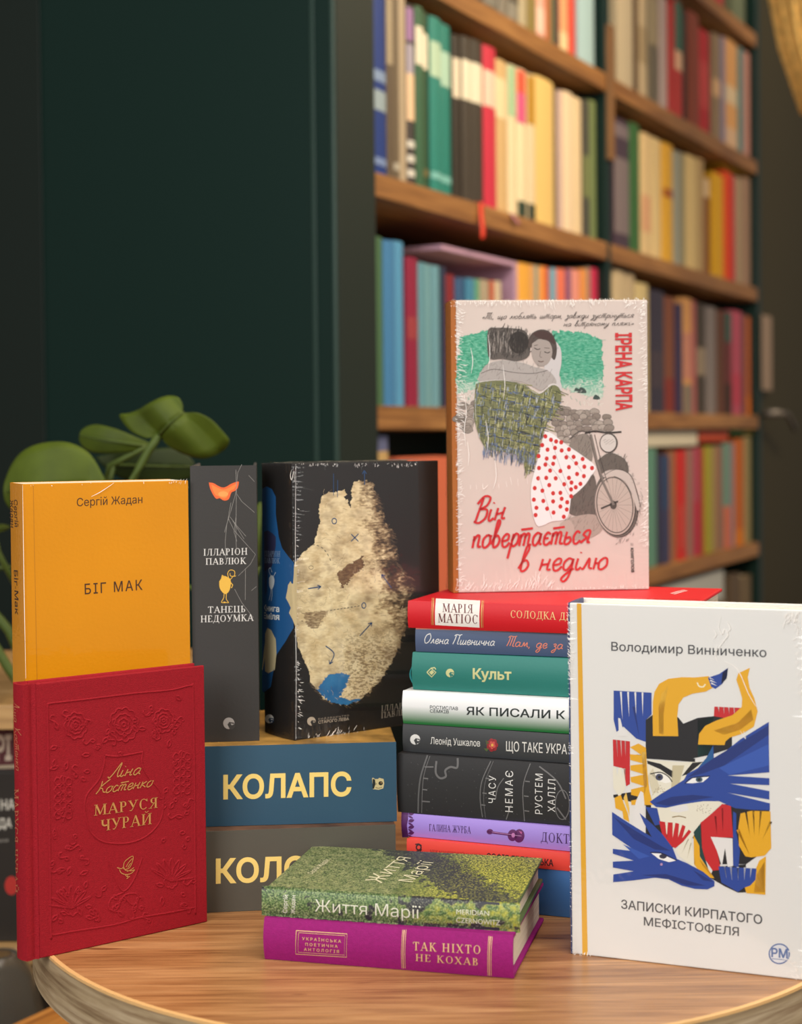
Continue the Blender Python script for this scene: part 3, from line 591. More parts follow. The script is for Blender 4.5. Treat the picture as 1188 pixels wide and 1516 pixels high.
for a in [
 ('A', 550, 577, -8, (30, 56, 122), 'tall royal blue book at left end of the bookcase beside the green stile', ((.52, .58, (130, 150, 180)), (.36, .47, (150, 165, 170)), (.06, .10, (120, 140, 180))), GA),
 ('A', 577, 587, -6, (92, 76, 56), 'brown book with beige top, right beside the tall royal blue book', ((.62, .98, (160, 142, 112)),), GA),
 ('A', 587, 597, -4, (100, 84, 62), 'dull brown book second to the right of the tall royal blue book', ((.06, .1, (170, 160, 140)),), GA),
 ('A', 597, 608, -2, (172, 152, 122), 'plain beige book between the dull brown and the lilac and peach spines', (), GA),
 ('A', 608, 620, 9, (64, 56, 52), 'book with lilac top, peach middle and white lettering at the foot', ((.80, .98, (150, 110, 150)), (.62, .78, (160, 150, 160)), (.36, .62, (226, 190, 150)), (.05, .09, LT), (.13, .17, LT), (.21, .25, LT)), GA),
 ('A', 620, 632, 12, (54, 92, 62), 'mid green book with white label, left of the dark green one', ((.68, .89, CR),), GA),
 ('A', 632, 642, 20, (42, 72, 42), 'dark green book with white label, left of the teal pair', ((.68, .88, CR), (.08, .12, (110, 96, 50))), GA),
 ('A', 642, 659, 28, (38, 124, 110), 'left one of two teal books with pale label bands', ((.66, .86, (176, 200, 170)), (.08, .12, (120, 180, 170))), GA),
 ('A', 659, 676, 38, (34, 120, 106), 'right one of two teal books with pale label bands', ((.64, .84, (168, 200, 176)), (.08, .12, (120, 180, 170))), GA),
 ('A', 676, 688, 54, (46, 38, 28), 'dark brown book with white label right of the teal pair', ((.62, .86, (220, 204, 176)),), GA),
 ('A', 688, 703, 57, (62, 54, 44), 'charcoal book with white label, left of the charcoal twin', ((.62, .86, CR),), GA),
 ('A', 703, 720, 62, (60, 52, 42), 'charcoal book with white label, left of the crimson book', ((.62, .86, CR),), GA),
 ('A', 720, 739, 71, (196, 44, 66), 'crimson book with pale pink label band', ((.63, .85, (230, 196, 172)),), GA),
 ('A', 739, 758, 90, (206, 170, 116), 'tan book with cream label right of the crimson book', ((.62, .88, (228, 206, 160)),), GA),
 ('A', 758, 770, 98, (228, 206, 164), 'cream book with pale green top third', ((.66, .99, (160, 190, 146)),), GA),
 ('A', 770, 784, 104, (230, 210, 168), 'cream book with orange and magenta top and dark green foot', ((.84, .99, (224, 84, 56)), (.64, .84, (214, 84, 126)), (.0, .12, (44, 60, 44))), GA),
 ('A', 784, 796, 112, (218, 196, 156), 'cream book with ochre top and dark foot left of the yellow cream book', ((.66, .99, (176, 128, 30)), (.0, .12, (50, 58, 44))), GA),
 ('A', 796, 824, 118, (224, 188, 112), 'thick pale yellow book on the second shelf', (), GA),
 ('A', 824, 829, 132, (96, 76, 52), 'very thin brown book right of the thick pale yellow book', (), GA),
 ('A', 829, 838, 135, (196, 168, 156), 'pale lilac book left of two cream books', (), GA),
 ('A', 838, 853, 138, (226, 200, 164), 'left one of two cream books near the divider', (), GA),
 ('A', 853, 867, 146, (220, 194, 152), 'right one of two cream books near the divider', (), GA),
 ('A', 868, 879, 150, (72, 70, 60), 'dark grey green book second from the divider', ((.3, .6, (110, 116, 72)),), GA),
 ('A', 879, 889, 150, (112, 126, 78), 'moss green book left of the one with the white oval', (), GA),
 ('A', 889, 900, 151, (92, 96, 52), 'olive book with white oval beside the divider', ((.36, .55, (208, 194, 170)), (.85, .97, (170, 150, 100))), GA),
 ('T', 700, 721, -90, (70, 68, 60), 'dark grey book at the left of the top shelf', (), GT),
 ('T', 721, 744, -80, (58, 54, 46), 'blackish book with pale lettering on the top shelf', ((.1, .4, (120, 116, 104)),), GT),
 ('T', 744, 758, -75, (120, 112, 98), 'mid grey book on the top shelf', (), GT),
 ('T', 758, 774, -70, (74, 68, 56), 'dark grey book left of the beige one on the top shelf', ((.08, .3, (130, 124, 110)),), GT),
 ('T', 774, 786, -65, (170, 156, 124), 'beige book left of the olive one on the top shelf', (), GT),
 ('T', 786, 799, -62, (128, 110, 52), 'olive book on the top shelf', (), GT),
 ('T', 799, 813, -60, (224, 166, 146), 'pale pink book on the top shelf', ((.1, .4, (232, 190, 170)),), GT),
 ('T', 813, 820, -58, (166, 90, 36), 'narrow orange brown book on the top shelf', (), GT),
 ('T', 820, 829, -56, (88, 96, 64), 'green brown book on the top shelf', (), GT),
 ('T', 829, 834, -54, (78, 36, 34), 'thin maroon book on the top shelf', (), GT),
 ('T', 834, 847, -50, (224, 158, 108), 'peach book with cream patch on the top shelf', ((.02, .25, (226, 196, 146)),), GT),
 ('T', 847, 859, -46, (212, 72, 54), 'bright red book beside the light blue one on the top shelf', (), GT),
 ('T', 860, 884, -40, (164, 192, 194), 'wide light blue book on the top shelf', (), GT),
 ('T', 886, 898, -30, (80, 76, 64), 'dark book beside the divider on the top shelf', ((.3, .8, (170, 152, 126)),), GT),
 ('T', 918, 942, -50, (188, 172, 142), 'beige grey book right of the wooden cleat on the top shelf', (), HT),
 ('T', 942, 948, -40, (78, 58, 40), 'thin brown book between two beige books on the top shelf', (), HT),
 ('T', 948, 964, -32, (186, 166, 132), 'beige book fourth from the divider on the top right shelf', ((.3, .6, (160, 140, 106)),), HT),
 ('T', 964, 979, -20, (104, 96, 80), 'dark grey book left of the lilac grey one on the top right shelf', ((.5, .9, (150, 136, 108)),), HT),
 ('T', 979, 994, -4, (184, 164, 158), 'lilac grey book on the top right shelf', (), HT),
 ('T', 994, 1004, 8, (176, 48, 44), 'narrow red book right of the lilac grey one', (), HT),
 ('T', 1004, 1016, 2, (184, 52, 46), 'red book with teal top and pink label', ((.58, .99, (62, 106, 88)), (.42, .58, (226, 180, 146))), HT),
 ('T', 1017, 1022, 18, (52, 34, 26), 'thin blackish book left of the rust brown book', (), HT),
 ('T', 1022, 1039, 20, (132, 58, 34), 'rust brown book on the top right shelf', (), HT),
 ('T', 1040, 1056, 46, (168, 30, 36), 'deep red book right of the rust brown book', ((.25, .7, (180, 60, 60)),), HT),
 ('T', 1057, 1070, 52, (134, 112, 86), 'grey brown book with pale spots on the top right shelf', ((.42, .58, (196, 158, 118)),), HT),
 ('T', 1070, 1077, 56, (120, 112, 138), 'thin mauve blue book left of the peach book', (), HT),
 ('T', 1077, 1096, 62, (204, 150, 92), 'peach book with two cream bands on the top right shelf', ((.42, .58, (204, 182, 148)), (.03, .2, (200, 166, 134))), HT),
 ('T', 1096, 1104, 72, (82, 118, 118), 'thin teal blue book between peach and dusty rose', (), HT),
 ('T', 1104, 1117, 80, (176, 124, 112), 'dusty rose book near the right end of the top shelf', (), HT),
 ('T', 1117, 1121, 82, (122, 32, 40), 'thin dark red book at the right end of the top shelf', (), HT),
 ('U', 1048, 1062, -120, (196, 110, 110), 'pink book at the upper edge of the picture', (), HU),
 ('U', 1062, 1076, -110, (160, 30, 42), 'red book at the upper edge of the picture', (), HU),
 ('U', 1088, 1106, -100, (96, 104, 80), 'grey green book at the upper edge near the bookcase end', (), HU),
 ('A', 914, 938, 178, (70, 54, 66), 'thick dark plum book with grey lettering beside the divider', ((.12, .7, (122, 108, 108)), (.86, .96, (120, 106, 110))), HA),
 ('A', 938, 953, 184, (56, 100, 52), 'grass green book right of the dark plum book', (), HA),
 ('A', 953, 968, 199, (218, 188, 136), 'cream book with faint red marks on the second right shelf', ((.2, .5, (212, 160, 120)),), HA),
 ('A', 968, 984, 206, (220, 192, 136), 'cream book left of the golden yellow book', (), HA),
 ('A', 984, 999, 214, (220, 166, 50), 'golden yellow book on the second right shelf', ((.55, .62, (160, 80, 30)),), HA),
 ('A', 999, 1011, 225, (150, 150, 134), 'grey blue book right of the golden yellow book', (), HA),
 ('A', 1011, 1017, 228, (142, 132, 100), 'thin olive grey book on the second right shelf', (), HA),
 ('A', 1017, 1035, 232, (214, 186, 126), 'wide cream book left of the tan one on the second right shelf', (), HA),
 ('A', 1035, 1046, 236, (176, 146, 98), 'tan book right of the wide cream book', (), HA),
 ('A', 1046, 1056, 264, (132, 78, 30), 'short brown book with cream top left of the bright yellow book', ((.80, .99, (210, 180, 140)),), HA),
 ('A', 1056, 1074, 258, (206, 154, 6), 'bright yellow book on the second right shelf', (), HA),
 ('A', 1074, 1087, 255, (208, 62, 10), 'orange red book right of the bright yellow book', (), HA),
 ('A', 1087, 1090, 262, (160, 40, 60), 'sliver of a crimson book right of the orange red one', (), HA),
 ('A', 1090, 1104, 263, (160, 138, 108), 'grey beige book near the right end of the second shelf', (), HA),
 ('A', 1104, 1115, 264, (146, 116, 96), 'mauve brown book near the right end of the second shelf', (), HA),
 ('A', 1115, 1120, 266, (112, 46, 54), 'thin dark rose book at the right end of the second shelf', (), HA),
 ('B', 555, 572, 351, (72, 106, 70), 'sage green book at the left end of the third shelf', (), GB),
 ('B', 572, 590, 357, (66, 122, 166), 'left one of two sky blue books on the third shelf', (), GB),
 ('B', 590, 606, 358, (84, 146, 182), 'right one of two sky blue books on the third shelf', (), GB),
 ('B', 606, 623, 382, (138, 30, 58), 'magenta book between sky blue and pale blue books', ((.45, .6, (150, 56, 60)),), GB),
 ('B', 623, 635, 390, (96, 142, 152), 'pale blue book right beside the magenta one', (), GB),
 ('B', 635, 646, 392, (116, 160, 166), 'pale blue book, middle of the three right of the magenta book', (), GB),
 ('B', 646, 658, 394, (104, 148, 158), 'pale blue book left of the thin navy one', (), GB),
 ('B', 658, 665, 396, (38, 44, 66), 'thin navy book left of the dark red one in the third shelf', (), GB),
 ('B', 666, 680, 407, (128, 36, 40), 'dark red book below the lilac slipcase', (), GB),
 ('B', 681, 695, 412, (56, 86, 122), 'slate blue book below the lilac slipcase', (), GB),
 ('B', 695, 708, 413, (66, 126, 154), 'turquoise blue book below the lilac slipcase', (), GB),
 ('B', 708, 718, 414, (96, 156, 120), 'mint green book below the lilac slipcase', (), GB),
 ('B', 718, 732, 415, (166, 150, 124), 'grey beige book below the lilac slipcase', (), GB),
 ('B', 732, 738, 416, (180, 80, 50), 'thin rusty book below the lilac slipcase', (), GB),
 ('B', 738, 748, 417, (196, 176, 146), 'pale beige book below the lilac slipcase', (), GB),
 ('B', 770, 789, 391, (228, 164, 62), 'orange yellow book right of the lilac slipcase', (), GB),
 ('B', 789, 797, 393, (206, 150, 96), 'thin tan book right of the orange yellow one', (), GB),
 ('B', 797, 803, 394, (110, 156, 146), 'thin teal book between tan and orange', (), GB),
 ('B', 803, 812, 395, (226, 146, 66), 'orange book left of the vermilion one on the third shelf', (), GB),
 ('B', 812, 820, 396, (206, 86, 46), 'vermilion book left of the small light blue one', (), GB),
 ('B', 820, 829, 398, (120, 160, 176), 'small light blue book between vermilion and coral', (), GB),
 ('B', 829, 842, 399, (222, 112, 82), 'coral book on the third shelf', (), GB),
 ('B', 842, 850, 400, (122, 76, 112), 'purple book right of the coral one', (), GB),
 ('B', 850, 865, 400, (226, 146, 130), 'salmon pink book right of the purple one', (), GB),
 ('B', 865, 875, 399, (216, 140, 72), 'light orange book right of the salmon pink one', (), GB),
 ('B', 875, 880, 396, (140, 126, 110), 'thin grey book left of the raspberry one', (), GB),
 ('B', 880, 891, 398, (186, 40, 74), 'raspberry book near the divider on the third shelf', (), GB),
 ('B', 891, 899, 400, (146, 122, 116), 'mauve grey book beside the divider on the third shelf', (), GB),
 ('B', 912, 930, 395, (196, 174, 136), 'wide beige book right of the divider on the third shelf', (), HB),
 ('B', 930, 946, 398, (188, 166, 130), 'beige book left of the shorter cream one', (), HB),
 ('B', 946, 966, 420, (206, 184, 130), 'short cream yellow book behind the upright pink novel', (), HB),
 ('B', 966, 988, 431, (52, 46, 60), 'dark navy book right of the upright pink novel', ((.2, .5, (64, 54, 62)),), HB),
 ('B', 988, 1005, 440, (116, 66, 44), 'brown red book right of the dark navy one', ((.02, .3, (120, 44, 34)),), HB),
 ('B', 1005, 1014, 450, (50, 44, 72), 'thin indigo book left of the peach yellow one', (), HB),
 ('B', 1014, 1028, 442, (192, 138, 82), 'peach yellow book with grey foot on the third right shelf', ((.0, .25, (120, 108, 92)), (.3, .7, (180, 120, 100))), HB),
 ('B', 1028, 1036, 446, (160, 84, 84), 'dull rose book right of the peach yellow one', (), HB),
 ('B', 1036, 1050, 450, (64, 54, 44), 'dark brown book with beige middle on the third right shelf', ((.35, .6, (136, 120, 100)),), HB),
 ('B', 1050, 1065, 455, (122, 112, 108), 'grey book in the middle of the dark brown ones', (), HB),
 ('B', 1065, 1076, 460, (92, 58, 40), 'chestnut book right of the grey one', (), HB),
 ('B', 1076, 1086, 462, (96, 44, 42), 'dark red book with dark teal top', ((.7, .99, (50, 84, 74)), (.0, .3, (50, 40, 30))), HB),
 ('B', 1086, 1103, 461, (172, 72, 92), 'rose pink book near the right end of the third shelf', ((.1, .4, (176, 60, 80)),), HB),
 ('B', 1103, 1110, 465, (98, 64, 64), 'thin mauve brown book right of the rose pink one', (), HB),
 ('B', 1110, 1121, 470, (176, 92, 46), 'orange brown book at the right end of the third shelf', ((.0, .2, (196, 104, 20)),), HB),
 ('C', 560, 580, 636, (96, 100, 132), 'grey blue book with a gold band at the left end of the fourth shelf', ((.82, .92, (190, 156, 100)),), 'books on the fourth shelf down, left bay'),
 ('C', 958, 976, 664, (92, 136, 116), 'sea green book right of the pink novel on the fourth shelf', (), HC),
 ('C', 976, 984, 672, (52, 44, 66), 'thin dark violet book on the fourth right shelf', (), HC),
 ('C', 984, 996, 674, (46, 64, 96), 'navy blue book right of the dark violet one', ((.0, .5, (58, 58, 86)),), HC),
 ('C', 996, 1007, 668, (150, 98, 64), 'brown orange book left of the scarlet one', (), HC),
 ('C', 1007, 1021, 667, (190, 40, 34), 'scarlet book on the fourth right shelf', ((.1, .5, (186, 62, 52)),), HC),
 ('C', 1021, 1032, 665, (142, 106, 92), 'mauve grey book right of the scarlet one', (), HC),
 ('C', 1032, 1042, 663, (164, 66, 84), 'magenta pink book right of the mauve grey one', ((.0, .5, (170, 44, 66)),), HC),
 ('C', 1042, 1046, 662, (150, 60, 44), 'sliver of a brick red book left of the lime book', (), HC),
 ('C', 1046, 1057, 661, (152, 144, 40), 'lime yellow book on the fourth right shelf', (), HC),
 ('C', 1057, 1066, 661, (148, 122, 80), 'tan book right of the lime yellow one', (), HC),
 ('C', 1066, 1075, 660, (140, 92, 78), 'rose brown book right of the tan one on the fourth shelf', (), HC),
 ('C', 1075, 1086, 656, (104, 136, 120), 'teal book with coral lower half', ((.0, .4, (196, 100, 72)),), HC),
 ('C', 1086, 1092, 656, (134, 116, 122), 'thin mauve book left of the burnt orange one', (), HC),
 ('C', 1092, 1106, 650, (182, 92, 24), 'burnt orange book near the right end of the fourth shelf', ((.0, .15, (204, 116, 20)),), HC),
 ('C', 1106, 1123, 646, (146, 130, 86), 'olive cream book at the right end of the fourth shelf', (), HC),
]: shelf_book(*a)

def flat_book(name, s0, s1, z, h, col, label, d0=.014, d1=.19, cat='book', group=None):
    root = empty(name, BM @ Matrix.Translation((s0, d0, z + .0006)), label, cat, group); w, d = s1 - s0, d1 - d0; c = mat('flat_%d_%d_%d' % col, col, .5)
    box('front_cover', (0, 0, h - .0025), (w, d, h), c, root, .0005); box('back_cover', (0, 0, 0), (w, d, .0025), c, root, .0005)
    box('spine', (0, 0, .0025), (w, .003, h - .0025), c, root, .0005); box('page_block', (.003, .003, .0025), (w - .003, d - .004, h - .0025), PAGE, root, 0)
    return root
LAY = 'books lying on top of the fourth right shelf row'
def fb(row_top, x0, x1, y0, y1, col, label, **k):
    a, b = bc_local(x0, (y0 + y1) / 2), bc_local(x1, (y0 + y1) / 2); zb, zt = bc_local((x0 + x1) / 2, y1).z, bc_local((x0 + x1) / 2, y0).z
    zt = min(zt, SHZ[{'C': 'B', 'A': 'T'}[row_top]] - .038); a.x = max(a.x, DIV + .015); b.x = min(b.x, END - .002)
    return flat_book('book', a.x, b.x, zb, zt - zb - .001, col, label, **k)
fb('C', 950, 1034, 634, 661, (206, 196, 172), 'thick white book lying on the row of the fourth shelf', group=LAY)
fb('C', 1037, 1080, 632, 654, (178, 66, 28), 'orange red book lying on the row, right of the white one', group=LAY)
fb('C', 1083, 1103, 630, 644, (70, 110, 26), 'green book lying on the row near the bookcase end', group=LAY)
fb('C', 1105, 1123, 625, 643, (158, 146, 60), 'yellow green book lying at the right end of the row', group=LAY)
fb('A', 1076, 1119, 247, 253, (196, 156, 20), 'thin yellow book lying flat on the second shelf row at its right end')
zD = SHZ['D']
a, b = bc_local(975, 860), bc_local(1079, 860); zt = bc_local(1030, 855).z
for k in range(4):
    flat_book('book', a.x - .01 * (k % 2), b.x - .012 * k, zD + (zt - zD) / 4 * k, (zt - zD) / 4 - .0005, [(92, 84, 70), (70, 60, 56), (120, 110, 96), (176, 176, 170)][k],
              ['grey brown book at the foot of the pile on the lowest visible shelf', 'dark mauve book second from the foot of the pile on the lowest visible shelf', 'grey book under the top one of the pile on the lowest visible shelf', 'pale grey book on top of the pile seen just above the red cover'][k], group='pile on the lowest visible shelf')
shelf_book('D', 1084, 1100, 850, (92, 74, 54), 'brown book right of the pile on the lowest visible shelf')
shelf_book('D', 1100, 1116, 853, (110, 92, 66), 'tan brown book at the right end of the lowest visible shelf')

# lilac slipcase over the small books of the third shelf
q0, q1 = bc_local(656, 410), bc_local(768, 410); zt = bc_local(768, 389).z
sl = empty('slipcase', BM @ Matrix.Translation((q0.x, .014, SHZ['B'] + .0006)), 'lilac slipcase open at the front around small books on the third shelf', 'slipcase')
LIL = mat('lilac_card', (190, 150, 172), .5); w_, h_ = q1.x - q0.x, zt - SHZ['B']
box('top_panel', (0, .0, h_ - .008), (w_, .2, h_), LIL, sl); box('side_panel', (w_ - .012, .0, 0), (w_, .2, h_ - .008), LIL, sl); box('back_panel', (0, .196, 0), (w_ - .012, .2, h_ - .008), LIL, sl)
# salmon book facing forward, behind the dark book with the heart
q0, q1 = bc_local(584, 760), bc_local(662, 760); zt = bc_local(620, 677).z
o = empty('book', BM @ Matrix.Translation((q0.x, -.06, SHZ['C'] + .0006)), 'salmon orange book standing face out on the fourth shelf, mostly hidden', 'book')
h_ = zt - SHZ['C']; w_ = q1.x - q0.x; SAL = mat('salmon_cover', (206, 104, 70), .5)
for nm, y0, y1, mm in (('front_cover', .062, .065, SAL), ('back_cover', .085, .088, SAL)): box(nm, (0, y0, 0), (w_, y1, h_), mm, o)
box('page_block', (.003, .065, .003), (w_ - .003, .085, h_ - .003), PAGE, o, 0); box('spine', (-.002, .062, 0), (.001, .088, h_), SAL, o)
# ribbon bookmarks
def ribbon_mark(x, y0, y1, x1, w, col, label):
    pts = []
    for k in range(12):
        t = k / 11; q = bc_local(x + (x1 - x) * t, y0 + (y1 - y0) * t); pts.append(Vector((q.x, -.0025 - .010 * math.sin(t * 2.2) * t, q.z)))
    pts = [Vector((pts[0].x, .016, pts[0].z + .0)), Vector((pts[0].x, .002, pts[0].z + .001))] + pts
    bm = bmesh.new(); vs = [(bm.verts.new(p - Vector((w / 2, 0, 0))), bm.verts.new(p + Vector((w / 2, 0, 0)))) for p in pts]
    for i in range(len(vs) - 1): bm.faces.new((vs[i][0], vs[i][1], vs[i + 1][1], vs[i + 1][0]))
    o = from_bm('ribbon_bookmark', bm, mat('ribbon_%d_%d_%d' % col, col, .5), None, True); o.matrix_world = BM
    s = o.modifiers.new('thick', 'SOLIDIFY'); s.thickness = .0006; return tag(o, label, 'bookmark')
ribbon_mark(702, 301, 355, 697, .016, (224, 58, 28), 'orange red ribbon bookmark hanging over the edge of the second shelf')
ribbon_mark(748, 318, 333, 751, .010, (166, 96, 130), 'short pinkish purple ribbon tip on the second shelf edge')
# card and hook beside the bookcase
q0, q1 = bc_local(1121, 520), bc_local(1135, 520); za, zb_ = bc_local(1128, 578).z, bc_local(1128, 468).z
tag(placed(box('card', (q0.x - .008, -.006, za), (q1.x - .008, -.003, zb_), mat('grey_card', (146, 124, 106), .6), None, .0005), BM), 'tall greyish card fixed to the right edge of the bookcase', 'card')
ca = bc_local(1128, 612); cb = bc_local(1150, 636)
hk = empty('door_handle', BM @ Matrix.Translation((ca.x, 0, ca.z)), 'dull grey metal handle on the dark wall right of the bookcase', 'handle')
hm = mat('dull_metal', (120, 112, 104), .4, metal=.6)
tube('lever', [(0, -.035, 0), (.05, -.045, -.002), (.10, -.045, -.02), (cb.x - ca.x, -.04, cb.z - ca.z)], .007, hm, hk)
tube('rose', [(0, -.04, 0), (0, .02, 0)], .011, hm, hk, 12)
# woven straw pendant, top right
pc = on_y(1262, -60, 3.3)
pn = empty('straw_pendant', Matrix.Translation((pc.x, pc.y, 1.72)), 'golden woven straw pendant lamp hanging in the top right corner', 'lamp')
ST = mat('woven_straw', (222, 182, 104), .8, .6, 90, var=.3, vscale=60)
prof = [(.03, .0), (.10, .06), (.145, .20), (.185, .42), (.215, .62), (.205, .64), (.175, .42), (.135, .21), (.09, .075), (.02, .01)]
lathe('shade', prof, ST, pn, 40)
for k in range(26):
    t = k / 26 * 2 * math.pi; r_ = lambda r: (r * math.cos(t), r * math.sin(t))
    tube('straw_rib', [(*r_(.104), .06), (*r_(.149), .2), (*r_(.189), .42), (*r_(.219), .62)], .004, ST, pn, 5)
tube('cord', [(0, 0, .0), (0, 0, 1.2)], .004, mat('black_cord', (20, 18, 16), .6), pn, 8)

# ------------------------------------------------------------------ cafe table
TC = Vector((.031, 1.196, 0)); TR = .3115
tb = empty('cafe_table', Matrix.Translation((TC.x, TC.y, 0)), 'round wooden cafe table carrying all the sharp foreground books', 'table')
TOPW = wood('table_oak', (136, 88, 48), (176, 124, 76), (202, 152, 102), 0, 3.0, .34, .9)
def disc(name, r, z0, z1, m, parent, seg=160):
    bm = bmesh.new(); lo = [bm.verts.new((r * math.cos(2 * math.pi * k / seg), r * math.sin(2 * math.pi * k / seg), z0)) for k in range(seg)]
    hi = [bm.verts.new((v.co.x, v.co.y, z1)) for v in lo]
    for k in range(seg): bm.faces.new((lo[k], lo[(k + 1) % seg], hi[(k + 1) % seg], hi[k]))
    bm.faces.new(lo); bm.faces.new(hi); return from_bm(name, bm, m, parent)
disc('tabletop', TR - .0012, .716, .75, TOPW, tb)
bm = bmesh.new(); seg = 160; R = []
for r, z in ((TR - .0012, .7495), (TR, .7488), (TR, .7155), (TR - .0012, .7155)):
    R.append([bm.verts.new((r * math.cos(2 * math.pi * k / seg), r * math.sin(2 * math.pi * k / seg), z)) for k in range(seg)])
for i in range(4):
    for k in range(seg): bm.faces.new((R[i][k], R[i][(k + 1) % seg], R[(i + 1) % 4][(k + 1) % seg], R[(i + 1) % 4][k]))
EDGE = wood('edge_band_wood', (134, 112, 82), (172, 150, 116), (194, 174, 142), -1, 1.6, .5, .85)
from_bm('edge_band', bm, EDGE, tb)
bm = bmesh.new(); R = []
for r, z in ((TR - .0028, .7496), (TR - .0028, .7503), (TR + .0002, .7501), (TR + .0003, .7482), (TR - .001, .748)):
    R.append([bm.verts.new((r * math.cos(2 * math.pi * k / seg), r * math.sin(2 * math.pi * k / seg), z)) for k in range(seg)])
for i in range(4):
    for k in range(seg): bm.faces.new((R[i][k], R[i][(k + 1) % seg], R[i + 1][(k + 1) % seg], R[i + 1][k]))
o = from_bm('light_rim', bm, mat('light_rim', (222, 176, 116), .4), tb); o['label'] = 'pale worn line along the rim'
BLK = mat('black_steel', (26, 26, 26), .45, metal=.4)
lathe('pedestal', [(.035, .03), (.03, .06), (.03, .70), (.10, .712), (.10, .716)], BLK, tb); lathe('base', [(.21, 0), (.21, .012), (.05, .035), (.03, .05)], BLK, tb)

# ------------------------------------------------------------------ things behind the table, left
ds = empty('display_cabinet', Matrix.Translation((-.58, 1.62, 0)), 'wooden display cabinet behind the left side of the table', 'cabinet')
CW = wood('cabinet_wood', (150, 112, 64), (186, 146, 92), (208, 170, 116), 0, 1, .45); CD = mat('cabinet_inside', (52, 42, 30), .8)
box('top_board', (-.40, -.02, .800), (.37, .40, .825), CW, ds, .001)
box('side_board', (-.38, 0, 0), (-.36, .38, .800), CW, ds); box('side_board', (.33, 0, 0), (.35, .38, .800), CW, ds)
box('inner_shelf', (-.36, .0, .548), (.33, .37, .566), CW, ds); box('inner_shelf', (-.36, .0, .10), (.33, .37, .118), CW, ds); box('back_board', (-.36, .37, 0), (.33, .38, .800), CD, ds)
def cab_book(name, x0, x1, y0, y1, h, col, label):
    r = empty(name, Matrix.Translation((x0, y0, .5668)), label, 'book', 'books in the display cabinet'); c = mat('cab_%d_%d_%d' % col, col, .5); w = x1 - x0; t = y1 - y0
    box('front_cover', (0, 0, 0), (w, .0025, h), c, r); box('back_cover', (0, t - .0025, 0), (w, t, h), c, r); box('spine', (-.001, 0, 0), (.002, t, h), c, r); box('page_block', (.002, .0025, .003), (w - .003, t - .0025, h - .003), PAGE, r, 0)
    M = r.matrix_world.copy(); return dict(root=r, M=M, Mi=M.inverted(), W=w, T=t, H=h, bulge=0)
b1 = cab_book('book', -.505, -.375, 1.64, 1.658, .180, (38, 32, 26), 'black book with white capitals and a red disc, left of the table')
A = Art(b1, 'front'); WH = (206, 200, 186)
A.text('НА', (1.5, 1199), (22, 1198), (1.5, 1184), WH, .02); A.text('ДА', (-2, 1226), (17.5, 1225), (-2, 1212), WH, .02); A.done('title_lettering')
A = Art(b1, 'front'); A.text('головна', (-26, 1249), (12, 1246), (-26, 1243.5), (150, 144, 134)); A.done('small_lettering')
A = Art(b1, 'front'); A.ell(17, 1311, 10, 14, (176, 40, 32)); A.done('red_disc')
b2 = cab_book('book', -.53, -.36, 1.665, 1.69, .224, (96, 40, 42), 'burgundy book with pale letters standing behind the black book')
A = Art(b2, 'front'); A.text('РІ', (-6, 1125), (17, 1124), (-6, 1090), (214, 190, 166), .04); A.done('title_lettering')
A = Art(b2, 'front'); A.line([(-40, 1137), (40, 1134)], 5, (190, 170, 140)); A.done('pale_stripe')

# potted plant on the display cabinet
PX = -.335; PY = 1.78
pl = empty('potted_plant', Matrix.Translation((PX, PY, .8252)), 'leafy green potted plant with heart shaped leaves behind the yellow book', 'plant'); PLi = pl.matrix_world.inverted()
lathe('pot', [(.05, 0), (.055, .0), (.078, .13), (.078, .14), (.07, .14), (.066, .12)], mat('clay_pot', (120, 74, 50), .7), pl)
box('soil', (-.045, -.045, .11), (.045, .045, .12), mat('soil', (40, 28, 20), .9), pl, 0)
def leaf_mat(name, c, c2):
    m = mat(name, c, .6, .15, 60, .25, .25, 22); b = m.node_tree.nodes['Principled BSDF']; b.inputs['Subsurface Weight'].default_value = .0; return m
LF = crop(0, 560, 2.97)
def leaf(outline, base, tip, Y, tilt, col, curl=.02, yb=0):
    """a leaf blade: outline fan-filled round its midrib, cupped across and drooping along it"""
    pts = catmull(outline + [outline[0]], 4)[:-1]; P3 = []
    B = on_y(*LF(*base), Y); Tp = on_y(*LF(*tip), Y); ax = (Tp - B); L = ax.length; ax.normalize(); nv = Vector((0, -1, 0)); side = ax.cross(nv).normalized()
    def shape(q):
        d = q - B; a, s = d.dot(ax) / L, d.dot(side); return q + Vector((0, 1, 0)) * (tilt * a * L + yb * s + curl * (abs(s) / .05) ** 1.3 - .012 * math.sin(math.pi * min(1, max(0, a))))
    bm = bmesh.new(); ring = []
    raw = [on_y(*LF(*q), Y) for q in pts]
    N = len(raw); layers = []
    for f in (1.0, .8, .6, .4, .2):
        lay = []
        for q in raw:
            a = min(.95, max(.05, (q - B).dot(ax) / L)); c = B + ax * (a * L); lay.append(bm.verts.new(PLi @ shape(c + (q - c) * f)))
        layers.append(lay)
    for i in range(4):
        for k in range(N): bm.faces.new((layers[i][k], layers[i][(k + 1) % N], layers[i + 1][(k + 1) % N], layers[i + 1][k]))
    mid = [bm.verts.new(PLi @ shape(B + ax * (L * min(.95, max(.05, (q - B).dot(ax) / L))))) for q in raw]
    for k in range(N): bm.faces.new((layers[4][k], layers[4][(k + 1) % N], mid[(k + 1) % N], mid[k]))
    bmesh.ops.remove_doubles(bm, verts=bm.verts, dist=.00002)
    o = from_bm('leaf', bm, col, pl, True); s = o.modifiers.new('thick', 'SOLIDIFY'); s.thickness = .0008
    tube('midrib', [PLi @ (shape(B + ax * (L * t)) + Vector((0, -.0008, 0))) for t in [k / 8 for k in range(9)]], .0016, MIDR, o, 6, .0006)
    return shape(B)
